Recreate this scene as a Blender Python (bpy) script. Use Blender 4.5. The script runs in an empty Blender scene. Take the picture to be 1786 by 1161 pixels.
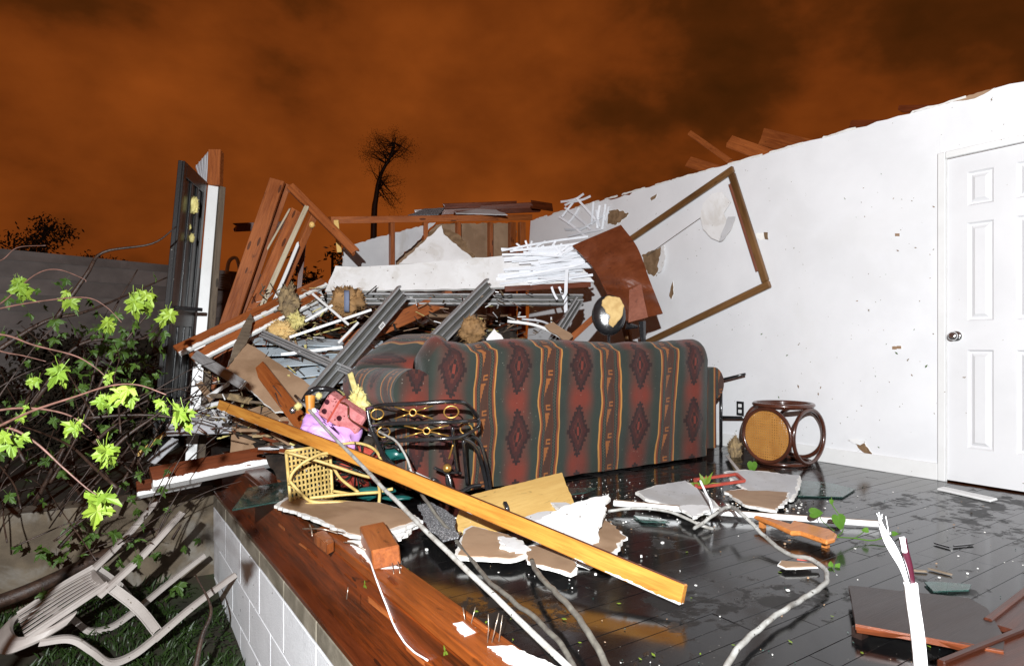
import bpy, bmesh, math, random
from mathutils import Vector, Matrix, noise
R_ = math.radians
S = bpy.context.scene
COL = S.collection
Z = Vector((0, 0, 1))
V = Vector

# ------------------------------------------------------------------ camera
EYE = 0.88                       # metres above the room floor (floor = z 0)
YAW = R_(33.6)                   # view turns right of +Y; the long wall runs along +Y
FW = V((math.sin(YAW), math.cos(YAW), 0)); RT = V((math.cos(YAW), -math.sin(YAW), 0))
CAM = V((0, 0, EYE))
FPX, CX, CY = 1100.0, 893.0, 601.0     # focal length and horizon of the photo
cd = bpy.data.cameras.new('camera'); cam = bpy.data.objects.new('camera', cd); COL.objects.link(cam)
cam.location = CAM; cam.rotation_euler = (math.pi / 2, 0, -YAW)
cd.sensor_width = 36; cd.lens = 36 * FPX / 1786; cd.shift_y = (CY - 580.5) / 1786
cd.clip_start = 0.05; cd.clip_end = 2000
S.camera = cam

# ------------------------------------------------------------------ exposure
S.view_settings.view_transform = 'Standard'; S.view_settings.look = 'None'
S.view_settings.gamma = 1; S.view_settings.exposure = 0; S.view_settings.use_curve_mapping = False

# ------------------------------------------------------------------ node helpers
class E:
    """arithmetic on shader sockets"""
    def __init__(s, nt, k): s.nt, s.k = nt, k
    def op(s, o, b=None, c=None, rev=False):
        n = s.nt.nodes.new('ShaderNodeMath'); n.operation = o
        a = [s, b, c]
        if rev: a = [b, s, c]
        for i, x in enumerate(a):
            if x is None: continue
            if isinstance(x, E): s.nt.links.new(x.k, n.inputs[i])
            else: n.inputs[i].default_value = x
        return E(s.nt, n.outputs[0])
    def __add__(s, b): return s.op('ADD', b)
    def __sub__(s, b): return s.op('SUBTRACT', b)
    def __rsub__(s, b): return s.op('SUBTRACT', b, rev=True)
    def __mul__(s, b): return s.op('MULTIPLY', b)
    def __lt__(s, b): return s.op('LESS_THAN', b)
    def __gt__(s, b): return s.op('GREATER_THAN', b)
    def abs(s): return s.op('ABSOLUTE')
    def fr(s): return s.op('FRACT')
    def fl(s): return s.op('FLOOR')
    def mx(s, b): return s.op('MAXIMUM', b)
    def mn(s, b): return s.op('MINIMUM', b)
    def step(s, a, b):
        n = s.nt.nodes.new('ShaderNodeMapRange'); n.interpolation_type = 'SMOOTHSTEP'
        s.nt.links.new(s.k, n.inputs[0]); n.inputs[1].default_value = a; n.inputs[2].default_value = b
        return E(s.nt, n.outputs[0])

def mixc(nt, f, a, b, mode='MIX'):
    n = nt.nodes.new('ShaderNodeMix'); n.data_type = 'RGBA'; n.blend_type = mode
    for i, x in ((0, f), (6, a), (7, b)):
        if isinstance(x, E): nt.links.new(x.k, n.inputs[i])
        elif hasattr(x, 'links'): nt.links.new(x, n.inputs[i])
        elif isinstance(x, (int, float)): n.inputs[i].default_value = x
        else: n.inputs[i].default_value = (*x[:3], 1)
    return n.outputs[2]

def tcoord(nt, which='Object', scale=(1, 1, 1), loc=(0, 0, 0)):
    t = nt.nodes.new('ShaderNodeTexCoord'); m = nt.nodes.new('ShaderNodeMapping')
    m.inputs['Scale'].default_value = scale; m.inputs['Location'].default_value = loc
    nt.links.new(t.outputs[which], m.inputs['Vector'])
    return m.outputs[0]

def nz(nt, vec, scale, detail=4, rough=.55, dist=0):
    n = nt.nodes.new('ShaderNodeTexNoise')
    n.inputs['Scale'].default_value = scale; n.inputs['Detail'].default_value = detail
    n.inputs['Roughness'].default_value = rough; n.inputs['Distortion'].default_value = dist
    nt.links.new(vec, n.inputs['Vector'])
    return E(nt, n.outputs[0])

# ------------------------------------------------------------------ world: low cloud lit by the town
w = bpy.data.worlds.new('World'); S.world = w; w.use_nodes = True
nt = w.node_tree; bg = nt.nodes['Background']
tc = nt.nodes.new('ShaderNodeTexCoord'); dirv = tc.outputs['Generated']
def wmap(sc, loc, rot=(0, 0, 0)):
    m = nt.nodes.new('ShaderNodeMapping'); m.inputs['Scale'].default_value = sc
    m.inputs['Location'].default_value = loc; m.inputs['Rotation'].default_value = rot
    nt.links.new(dirv, m.inputs['Vector']); return m.outputs[0]
big = nz(nt, wmap((1.7, 1.7, 2.6), (3.1, 0.4, 1.7)), 1.5, 7, .56, .1)
med = nz(nt, wmap((2.4, 2.4, 3.6), (7.3, 2.2, .6)), 2.6, 3, .5, .1)
sep = nt.nodes.new('ShaderNodeSeparateXYZ'); nt.links.new(dirv, sep.inputs[0])
side = E(nt, sep.outputs[0]) * RT.x + E(nt, sep.outputs[1]) * RT.y
up = E(nt, sep.outputs[2])
lightf = (big - .5) * .95 + med * .42 - side.step(-.05, .40) * .12 - up.step(.08, .70) * .20 + .475
cl = nt.nodes.new('ShaderNodeValToRGB'); nt.links.new(lightf.k, cl.inputs[0])
e = cl.color_ramp.elements
e[0].position = .34; e[0].color = (.030, .0088, .0014, 1)
e[1].position = .80; e[1].color = (.20, .0445, .0058, 1)
for p, c in ((.47, (.056, .0138, .0022, 1)), (.57, (.118, .0255, .0036, 1))):
    x = cl.color_ramp.elements.new(p); x.color = c
nt.links.new(cl.outputs[0], bg.inputs[0]); bg.inputs[1].default_value = 1.25

# ------------------------------------------------------------------ the photographer's flash (the only lamp)
fd = bpy.data.lights.new('camera_flash', 'POINT'); fl = bpy.data.objects.new('camera_flash', fd); COL.objects.link(fl)
fl.location = CAM - FW * 1.3 - RT * .22 + Z * .80
fd.energy = 2300; fd.shadow_soft_size = .03; fd.color = (.95, .98, 1)

# ------------------------------------------------------------------ pixel of the photo -> point on a real surface
def ray(px, py): return FW + RT * ((px - CX) / FPX) + Z * ((CY - py) / FPX)
def at(px, py, d): return CAM + ray(px, py) * d
def onz(px, py, z): r = ray(px, py); return CAM + r * ((z - EYE) / r.z)
def onx(px, py, x): r = ray(px, py); return CAM + r * (x / r.x)
def ony(px, py, y): r = ray(px, py); return CAM + r * (y / r.y)

# ------------------------------------------------------------------ materials
def srgb(r, g, b):
    f = lambda c: (c / 255 / 12.92) if c / 255 <= .04045 else ((c / 255 + .055) / 1.055) ** 2.4
    return (f(r), f(g), f(b))

def newmat(name):
    m = bpy.data.materials.new(name); m.use_nodes = True
    nt = m.node_tree; b = nt.nodes['Principled BSDF']
    return m, nt, b

def bumpify(nt, b, h, strength, dist=.01):
    n = nt.nodes.new('ShaderNodeBump'); n.inputs['Strength'].default_value = strength; n.inputs['Distance'].default_value = dist
    nt.links.new(h.k, n.inputs['Height']); nt.links.new(n.outputs[0], b.inputs['Normal'])

def mat(name, col, rough=.6, col2=None, scale=6, stretch=(1, 1, 1), bump=.15, bscale=60, metal=0, rnd=.12,
        specks=0, speckcol=(.03, .025, .015), speckscale=90, stain=None, stainscale=2.5, stainamt=.5, spec=.5, coat=0, rvar=.15, thr=None):
    m, nt, b = newmat(name)
    vec = tcoord(nt, 'Object', stretch)
    oi = nt.nodes.new('ShaderNodeObjectInfo')
    ad = nt.nodes.new('ShaderNodeVectorMath'); ad.operation = 'ADD'
    sc = nt.nodes.new('ShaderNodeVectorMath'); sc.operation = 'SCALE'; sc.inputs[3].default_value = 17
    cx = nt.nodes.new('ShaderNodeCombineXYZ')
    for i in range(3): nt.links.new(oi.outputs['Random'], cx.inputs[i])
    nt.links.new(cx.outputs[0], sc.inputs[0]); nt.links.new(vec, ad.inputs[0]); nt.links.new(sc.outputs[0], ad.inputs[1])
    vec = ad.outputs[0]
    n1 = nz(nt, vec, scale, 6, .6, .3)
    c2 = col2 or tuple(c * .62 for c in col)
    c = mixc(nt, n1.step(.30, .70), c2, col)
    if stain:
        n2 = nz(nt, vec, stainscale, 5, .6, .5)
        c = mixc(nt, n2.step(.50, .66) * stainamt, c, stain)
    if specks:
        n3 = nz(nt, vec, speckscale, 2, .5)
        c = mixc(nt, n3.step(.78 - specks, .80 - specks), c, speckcol)
    if rnd:
        r = E(nt, oi.outputs['Random']) * (2 * rnd) + (1 - rnd)
        cc = nt.nodes.new('ShaderNodeVectorMath'); cc.operation = 'SCALE'
        nt.links.new(c, cc.inputs[0]); nt.links.new(r.k, cc.inputs[3]); c = cc.outputs[0]
    nt.links.new(c, b.inputs['Base Color'])
    rr = n1 * rvar + (rough - rvar / 2)
    nt.links.new(rr.k, b.inputs['Roughness'])
    b.inputs['Metallic'].default_value = metal; b.inputs['Specular IOR Level'].default_value = spec
    b.inputs['Coat Weight'].default_value = coat; b.inputs['Coat Roughness'].default_value = .12
    if bump: bumpify(nt, b, nz(nt, vec, bscale, 4, .6) + n1 * .7, bump, .006)
    return m

def wood(name, a, b2, rough=.42, paint=None, pw=0, knots=True, coat=.15, grain=1.0):
    """grain along local x; paint = colour of a ragged painted lower edge (local -y), pw = y below which it is painted"""
    m, nt, b = newmat(name)
    oi = nt.nodes.new('ShaderNodeObjectInfo')
    tx = nt.nodes.new('ShaderNodeTexCoord'); obj = tx.outputs['Object']
    def mp(s):
        mm = nt.nodes.new('ShaderNodeMapping'); mm.inputs['Scale'].default_value = s
        nt.links.new(obj, mm.inputs['Vector'])
        cx = nt.nodes.new('ShaderNodeCombineXYZ')
        r = E(nt, oi.outputs['Random']) * 23
        for i in range(3): nt.links.new(r.k, cx.inputs[i])
        ad = nt.nodes.new('ShaderNodeVectorMath'); nt.links.new(mm.outputs[0], ad.inputs[0]); nt.links.new(cx.outputs[0], ad.inputs[1])
        return ad.outputs[0]
    g = nz(nt, mp((1.6, 26, 26)), 2.2 * grain, 6, .62, .7)
    f = nz(nt, mp((4, 150, 150)), 2, 3, .6, .2)
    big = nz(nt, mp((.9, 4, 4)), 1.6, 4, .6)
    t = g * .6 + f * .18 + big * .5 - .12
    c = mixc(nt, t.step(.28, .78), b2, a)
    dk = nz(nt, mp((2.5, 7, 7)), 3, 4, .6, 1.0)
    c = mixc(nt, dk.step(.60, .74) * .65, c, tuple(x * .22 for x in b2))
    if knots:
        vo = nt.nodes.new('ShaderNodeTexVoronoi'); vo.inputs['Scale'].default_value = 1.0
        nt.links.new(mp((2.4, 9, 9)), vo.inputs['Vector'])
        k = E(nt, vo.outputs['Distance'])
        c = mixc(nt, (k < .11) * .8, c, tuple(x * .25 for x in b2))
    if paint:
        sp = nt.nodes.new('ShaderNodeSeparateXYZ'); nt.links.new(obj, sp.inputs[0])
        yy = E(nt, sp.outputs[1]) + (nz(nt, mp((7, 30, 30)), 1.5, 5, .65) - .5) * .05
        chip = nz(nt, mp((5, 20, 20)), 2.0, 4, .6) > .68
        c = mixc(nt, (yy < pw) * (1 - chip), c, paint)
    r = E(nt, oi.outputs['Random']) * .36 + .82
    cc = nt.nodes.new('ShaderNodeVectorMath'); cc.operation = 'SCALE'
    nt.links.new(c, cc.inputs[0]); nt.links.new(r.k, cc.inputs[3])
    nt.links.new(cc.outputs[0], b.inputs['Base Color'])
    rr = big * .35 + (rough - .17); nt.links.new(rr.k, b.inputs['Roughness'])
    b.inputs['Coat Weight'].default_value = coat; b.inputs['Coat Roughness'].default_value = .2
    bumpify(nt, b, g * .8 + f * .5, .35, .004)
    return m

M = {}
M['stud'] = wood('wet_stud_wood', (.42, .125, .030), (.17, .040, .010))
M['stud_paint'] = wood('stud_wood_painted_edge', (.36, .105, .028), (.15, .038, .010), paint=(.80, .80, .78), pw=-.028)
M['yellow'] = wood('varnished_yellow_stud', (.70, .33, .06), (.38, .13, .02), rough=.4, paint=(.82, .82, .8), pw=-.027, knots=False)
M['joist'] = wood('wet_rim_joist', (.25, .046, .005), (.030, .007, .0015), rough=.42, coat=.12, grain=.8)
M['plate'] = wood('wet_sole_plate', (.36, .085, .012), (.09, .020, .004), rough=.40, coat=.12)
M['mahog'] = wood('dark_mahogany', (.16, .035, .010), (.05, .011, .004), rough=.3, coat=.4, knots=False)
M['mahog_paint'] = wood('mahogany_painted_edge', (.15, .036, .011), (.05, .012, .004), rough=.34, paint=(.82, .82, .8), pw=-.026, knots=False)
M['panel'] = wood('bent_brown_veneer', (.16, .042, .014), (.10, .024, .008), rough=.42, knots=False, grain=.4)
M['darkboard'] = wood('dark_wet_board', (.022, .011, .008), (.011, .005, .004), rough=.42, knots=False, coat=.08)
M['frame'] = wood('gilt_brown_frame', (.20, .10, .035), (.06, .028, .010), rough=.36, knots=False)
M['paleslat'] = wood('pale_split_lath', (.58, .50, .36), (.34, .27, .17), rough=.6, knots=False)
M['mahog2'] = wood('deep_mahogany', (.075, .016, .005), (.026, .006, .002), rough=.4, coat=.1, knots=False)
M['rose'] = wood('rose_brown_wood', (.24, .085, .05), (.15, .05, .03), rough=.45, knots=False)
M['pine'] = wood('pale_pine_board', (.82, .56, .20), (.66, .40, .12), rough=.4, knots=False)
M['paddle'] = wood('orange_oiled_wood', (.62, .24, .06), (.38, .12, .03), rough=.38, knots=False)
M['grey_wood'] = wood('weathered_grey_wood', (.20, .15, .10), (.07, .05, .035), rough=.6)
M['wall'] = mat('white_wall_paint', (.75, .755, .77), .55, (.69, .695, .71), 2, bump=.10, bscale=90, rnd=0, stain=(.62, .615, .60), stainamt=.2, stainscale=1.3, specks=.03, speckcol=(.18, .15, .10), speckscale=34)
M['trim'] = mat('white_gloss_trim', (.74, .74, .735), .32, (.68, .68, .67), 4, bump=.04, rnd=.04, specks=.02, speckcol=(.2, .15, .1), speckscale=45)
M['door'] = mat('white_door_paint', (.68, .68, .69), .35, (.64, .64, .65), 3, bump=.05, bscale=200, rnd=0, specks=.01, speckcol=(.25, .2, .15), speckscale=40)
M['gyp'] = mat('white_gypsum', (.80, .79, .76), .9, (.68, .66, .62), 14, bump=.5, bscale=70)
M['board'] = mat('wet_white_drywall', (.80, .80, .80), .6, (.70, .69, .68), 3, bump=.12, stain=(.50, .46, .40), stainamt=.4, stainscale=5, rnd=.06, specks=.06, speckcol=(.12, .09, .06), speckscale=45)
M['greyboard'] = mat('grey_painted_drywall', (.56, .56, .57), .6, (.45, .45, .46), 3, bump=.12, specks=.07, speckscale=60, stain=(.30, .27, .23), stainamt=.4)
M['paper'] = mat('brown_drywall_paper', (.36, .235, .145), .62, (.28, .175, .105), 4, bump=.15, stain=(.20, .12, .065), stainamt=.7)
M['torn'] = mat('torn_brown_paper', (.24, .15, .08), .85, (.13, .075, .035), 14, bump=.6, bscale=40)
M['blind'] = mat('white_vinyl_slat', (.80, .82, .86), .38, (.70, .72, .76), 4, bump=.03, rnd=.1)
M['vinyl'] = mat('pale_blue_siding', (.56, .64, .70), .45, (.46, .54, .60), 3, bump=.1, specks=.08, speckscale=40, stain=(.25, .25, .24), stainamt=.5)
M['greyvinyl'] = mat('grey_white_siding', (.52, .52, .54), .45, (.40, .40, .42), 3, bump=.1, specks=.08, speckscale=40)
M['alu'] = mat('dull_aluminium', (.50, .51, .52), .42, (.34, .34, .34), 8, (1, 8, 8), bump=.12, metal=.55, specks=.1, speckcol=(.08, .06, .04), speckscale=60)
M['aludark'] = mat('dark_track_groove', (.10, .095, .085), .5, (.05, .048, .04), 8, (1, 8, 8), bump=.12)
M['black'] = mat('glossy_black_metal', (.012, .012, .013), .22, (.02, .02, .022), 20, bump=.12, bscale=120, rnd=0, coat=.5)
M['blackdoor'] = mat('black_door_paint', (.006, .0065, .007), .38, (.012, .0125, .013), 5, bump=.12, coat=.15, rnd=0, specks=.045, speckcol=(.22, .22, .19), speckscale=55)
M['gold'] = mat('brass', (.58, .34, .09), .3, (.40, .22, .05), 20, metal=.75, bump=.05)
M['rattan'] = mat('pale_rattan', (.62, .46, .17), .5, (.44, .30, .09), 18, bump=.3)
M['dkrattan'] = mat('dark_bentwood', (.085, .026, .014), .25, (.045, .014, .008), 6, bump=.08, coat=.5)
M['cane'] = mat('orange_cane', (.52, .25, .06), .5, (.40, .17, .035), 10, bump=.3)
M['foam'] = mat('yellow_foam', (.70, .62, .26), .9, (.50, .42, .14), 22, bump=.8, bscale=50)
M['tanfoam'] = mat('tan_foam', (.66, .47, .20), .9, (.50, .32, .12), 12, bump=.6, bscale=50)
M['insul'] = mat('dirty_insulation', (.34, .24, .12), .95, (.14, .10, .06), 18, bump=1, bscale=45)
M['insulbrown'] = mat('brown_kraft_roll', (.34, .19, .075), .8, (.18, .10, .04), 9, bump=.6, bscale=30)
M['blue'] = mat('faded_blue_cloth', (.16, .19, .28), .8, rnd=0)
M['pink'] = mat('pink_patterned_cloth', (.62, .24, .24), .8, (.48, .13, .13), 30, bump=.3, specks=.14, speckcol=(.18, .03, .03), speckscale=50)
M['lilac'] = mat('lilac_plastic', (.62, .36, .72), .5, (.52, .28, .62), 5, bump=.1)
M['orange'] = mat('orange_plastic', (.72, .28, .04), .45, rnd=0)
M['redplast'] = mat('red_painted_wood', (.46, .075, .05), .4, (.32, .05, .035), 12)
M['teal'] = mat('teal_plastic', (.01, .10, .09), .3, rnd=0)
M['darkgreen'] = mat('dark_green_wire', (.008, .035, .028), .35, rnd=0)
M['cable'] = mat('grey_cable_sheath', (.44, .44, .42), .5, (.24, .225, .20), 14, bump=.15, rnd=.1, specks=.12, speckcol=(.06, .05, .04), speckscale=80)
M['cabledark'] = mat('dirty_dark_cable', (.16, .15, .125), .5, (.09, .08, .07), 30, bump=.1)
M['cablewhite'] = mat('white_cable_sheath', (.82, .82, .83), .45, (.72, .72, .72), 10, bump=.1, rnd=0)
M['maroon'] = mat('maroon_insulation', (.045, .006, .014), .35, rnd=0)
M['nail'] = mat('steel_nail', (.55, .45, .36), .35, metal=.8, rnd=0)
M['chrome'] = mat('worn_chrome', (.70, .70, .70), .16, (.55, .55, .55), 20, metal=.95, bump=.04, rnd=0)
M['plastic'] = mat('dirty_white_plastic', (.42, .38, .35), .42, (.35, .31, .285), 5, bump=.06, specks=.07, speckcol=(.10, .08, .05), speckscale=50, rnd=0)
M['concrete'] = mat('raw_concrete', (.30, .265, .205), .85, (.17, .145, .105), 6, bump=.5, bscale=55, stain=(.10, .085, .055), stainamt=.6)
M['block'] = mat('white_painted_block', (.82, .835, .86), .75, (.74, .755, .78), 5, bump=.7, bscale=85, rnd=.03, specks=.055, speckcol=(.10, .09, .07), speckscale=24)
M['mortar'] = mat('white_mortar', (.80, .80, .82), .85, rnd=0, bump=.4)
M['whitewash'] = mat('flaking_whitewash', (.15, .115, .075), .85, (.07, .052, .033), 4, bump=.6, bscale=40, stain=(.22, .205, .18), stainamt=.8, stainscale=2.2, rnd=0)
M['shingle'] = mat('granule_shingle', (.17, .175, .185), .9, (.035, .035, .04), 130, bump=1, bscale=170, specks=.2, speckcol=(.62, .62, .64), speckscale=190)
M['bark'] = mat('wet_bark', (.060, .032, .020), .5, (.020, .011, .008), 22, bump=.6, bscale=70)
M['twig'] = mat('red_brown_twig', (.13, .062, .048), .5, (.07, .035, .025), 30, bump=.3)
M['soil'] = mat('wet_soil', (.030, .024, .012), .9, (.012, .010, .005), 4, bump=1, bscale=18, stain=(.022, .036, .010), stainamt=.8, rnd=0)
M['rubble'] = mat('dark_wet_rubble', (.034, .022, .015), .75, (.010, .008, .006), 9, bump=1, bscale=30, rnd=.3)
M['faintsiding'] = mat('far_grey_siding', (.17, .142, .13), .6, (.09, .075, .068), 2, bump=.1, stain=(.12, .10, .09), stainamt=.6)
M['farroof'] = mat('far_dark_roof', (.03, .026, .024), .8, rnd=0)
M['fartree'] = mat('night_leaves', (.030, .021, .010), .9, rnd=0)
M['pattern_dark'] = mat('dark_lining', (.03, .012, .010), .9, rnd=0)

def leafmat(name, a, b2, tr=.25):
    m, nt, b = newmat(name)
    oi = nt.nodes.new('ShaderNodeObjectInfo')
    n = nz(nt, tcoord(nt, 'Object'), 60, 3)
    c = mixc(nt, E(nt, oi.outputs['Random']) * .7 + n * .3, a, b2)
    nt.links.new(c, b.inputs['Base Color']); b.inputs['Roughness'].default_value = .45
    t = nt.nodes.new('ShaderNodeBsdfTranslucent'); nt.links.new(c, t.inputs[0])
    ms = nt.nodes.new('ShaderNodeMixShader'); ms.inputs[0].default_value = tr
    o = nt.nodes['Material Output']
    nt.links.new(b.outputs[0], ms.inputs[1]); nt.links.new(t.outputs[0], ms.inputs[2]); nt.links.new(ms.outputs[0], o.inputs[0])
    bumpify(nt, b, n, .3, .003)
    return m
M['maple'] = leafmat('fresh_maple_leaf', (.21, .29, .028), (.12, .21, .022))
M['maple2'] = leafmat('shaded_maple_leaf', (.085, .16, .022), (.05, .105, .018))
M['pothos'] = leafmat('pothos_leaf', (.12, .25, .03), (.07, .17, .02))
M['grass'] = leafmat('grass_blades', (.040, .075, .014), (.020, .045, .010))

def glassmat():
    m, nt, b = newmat('green_float_glass')
    b.inputs['Base Color'].default_value = (.50, .66, .60, 1); b.inputs['Roughness'].default_value = .06
    b.inputs['Transmission Weight'].default_value = .8; b.inputs['IOR'].default_value = 1.5
    n = nz(nt, tcoord(nt, 'Object'), 30, 4)
    c = mixc(nt, n.step(.5, .75), (.10, .22, .19), (.30, .36, .33)); nt.links.new(c, b.inputs['Base Color'])
    r = n.step(.4, .8) * .3 + .05; nt.links.new(r.k, b.inputs['Roughness'])
    return m
M['glass'] = glassmat()

def floormat():
    m, nt, b = newmat('wet_black_floorboard')
    tx = nt.nodes.new('ShaderNodeTexCoord'); g = nt.nodes.new('ShaderNodeNewGeometry')
    pos = g.outputs['Position']
    n = nz(nt, pos, 1.7, 6, .62, .6); n2 = nz(nt, pos, 9, 5, .65, .4)
    oi = nt.nodes.new('ShaderNodeObjectInfo')
    c = mixc(nt, n2.step(.4, .75), (.0035, .0035, .004), (.010, .0095, .009))
    sp = nz(nt, pos, 95, 2)
    c = mixc(nt, sp.step(.735, .75), c, (.25, .23, .2))
    nt.links.new(c, b.inputs['Base Color'])
    wet = (n * .6 + n2 * .4 + nz(nt, pos, 30, 4, .7) * .10).step(.59, .64)
    c = mixc(nt, wet * .7, c, (.010, .0095, .009)); nt.links.new(c, b.inputs['Base Color'])
    r = wet * .38 + .085 + n2 * .08 + E(nt, oi.outputs['Random']) * .03
    nt.links.new(r.k, b.inputs['Roughness'])
    b.inputs['Specular IOR Level'].default_value = .55
    bumpify(nt, b, n2 * .3 + nz(nt, pos, 45, 3) * wet * .35, .22, .005)
    return m
M['floor'] = floormat()

def sofamat():
    m, nt, b = newmat('southwestern_woven_fabric')
    uvn = nt.nodes.new('ShaderNodeUVMap'); uvn.uv_map = 'UVMap'
    sp = nt.nodes.new('ShaderNodeSeparateXYZ'); nt.links.new(uvn.outputs[0], sp.inputs[0])
    u = E(nt, sp.outputs[0]); v = E(nt, sp.outputs[1])
    fu = (u + .5).fr() - .5; du = fu.abs()
    dv = ((v + .5).fr() - .5).abs()
    green = (.024, .036, .028); red = (.17, .026, .014); gold = (.46, .21, .05); rust = (.19, .042, .013)
    dark = (.020, .006, .006); maroon = (.046, .009, .008); brown = (.058, .020, .010)
    c = mixc(nt, du.step(.06, .26), red, green)
    c = mixc(nt, (1 - dv.step(.22, .5)) * du.step(.0, .05) * .45, c, green)
    q = ((du * 54).fl() + .5) * (1 / 54.); qv = ((dv * 30).fl() + .5) * (1 / 30.)
    k = q * (1 / .165) + qv * (1 / .43)
    c = mixc(nt, (k < 1.0), c, dark)
    c = mixc(nt, (k < .80), c, maroon)
    c = mixc(nt, (k < .50), c, (.085, .017, .011))
    c = mixc(nt, (k < .34), c, dark)
    c = mixc(nt, (k < .20), c, red)
    # serrated outline blocks outside of the lozenge
    k2 = (k > 1.0) * (k < 1.12) * (((dv * 15).fr()) < .5) * (du > .03)
    c = mixc(nt, k2, c, dark)
    band = du > .345
    c = mixc(nt, band, c, rust)
    c = mixc(nt, (du > .375) * (du < .432), c, (.016, .022, .018))
    zz = ((((v * 22).fr() - .5).abs()) * .06 + .389)
    c = mixc(nt, (du > .375) * (du < .432) * ((du - zz).abs() < .006), c, (.09, .085, .06))
    c = mixc(nt, du > .435, c, brown)
    # stepped key glyphs in the middle of the band
    fv = (v * 2.0).fr(); gx = ((u).fr() - .5) * (1 / .065)       # -1..1 inside
    stepx = ((fv * 9).fl() * (1 / 9.)) * 2.4 - 1.1
    gl = (du > .437) * (gx < stepx) * (fv < .62) * (fv > .10)
    c = mixc(nt, gl, c, (.30, .10, .022))
    gl2 = (du > .437) * (fv > .70) * (fv < .86) * (gx > -.55) * (gx < .6)
    c = mixc(nt, gl2, c, (.30, .10, .022))
    gl3 = (du > .437) * (fv > .75) * (fv < .81) * (gx > -.25) * (gx < .9)
    c = mixc(nt, gl3, c, brown)
    c = mixc(nt, ((du - .335).abs() < .0115), c, gold)
    # weave
    vec = tcoord(nt, 'UV', (1, 1, 1))
    wv = ((u * 190).fr() - .5).abs() + ((v * 150).fr() - .5).abs()
    c = mixc(nt, wv * .35, c, (.02, .012, .01))
    dirt = nz(nt, tcoord(nt, 'Object'), 3, 5, .6)
    c = mixc(nt, dirt.step(.45, .72) * .38, c, (.012, .010, .008))
    dust = nz(nt, tcoord(nt, 'Object'), 70, 3, .6) * 1.0 + dirt * .12
    c = mixc(nt, dust.step(.76, .80) * .7, c, (.32, .29, .25))
    nt.links.new(c, b.inputs['Base Color'])
    b.inputs['Roughness'].default_value = .78; b.inputs['Specular IOR Level'].default_value = .3
    b.inputs['Sheen Weight'].default_value = .1
    bumpify(nt, b, wv * .5 + nz(nt, tcoord(nt, 'Object'), 14, 4) * .8, .35, .006)
    return m
M['sofa'] = sofamat()

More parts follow.
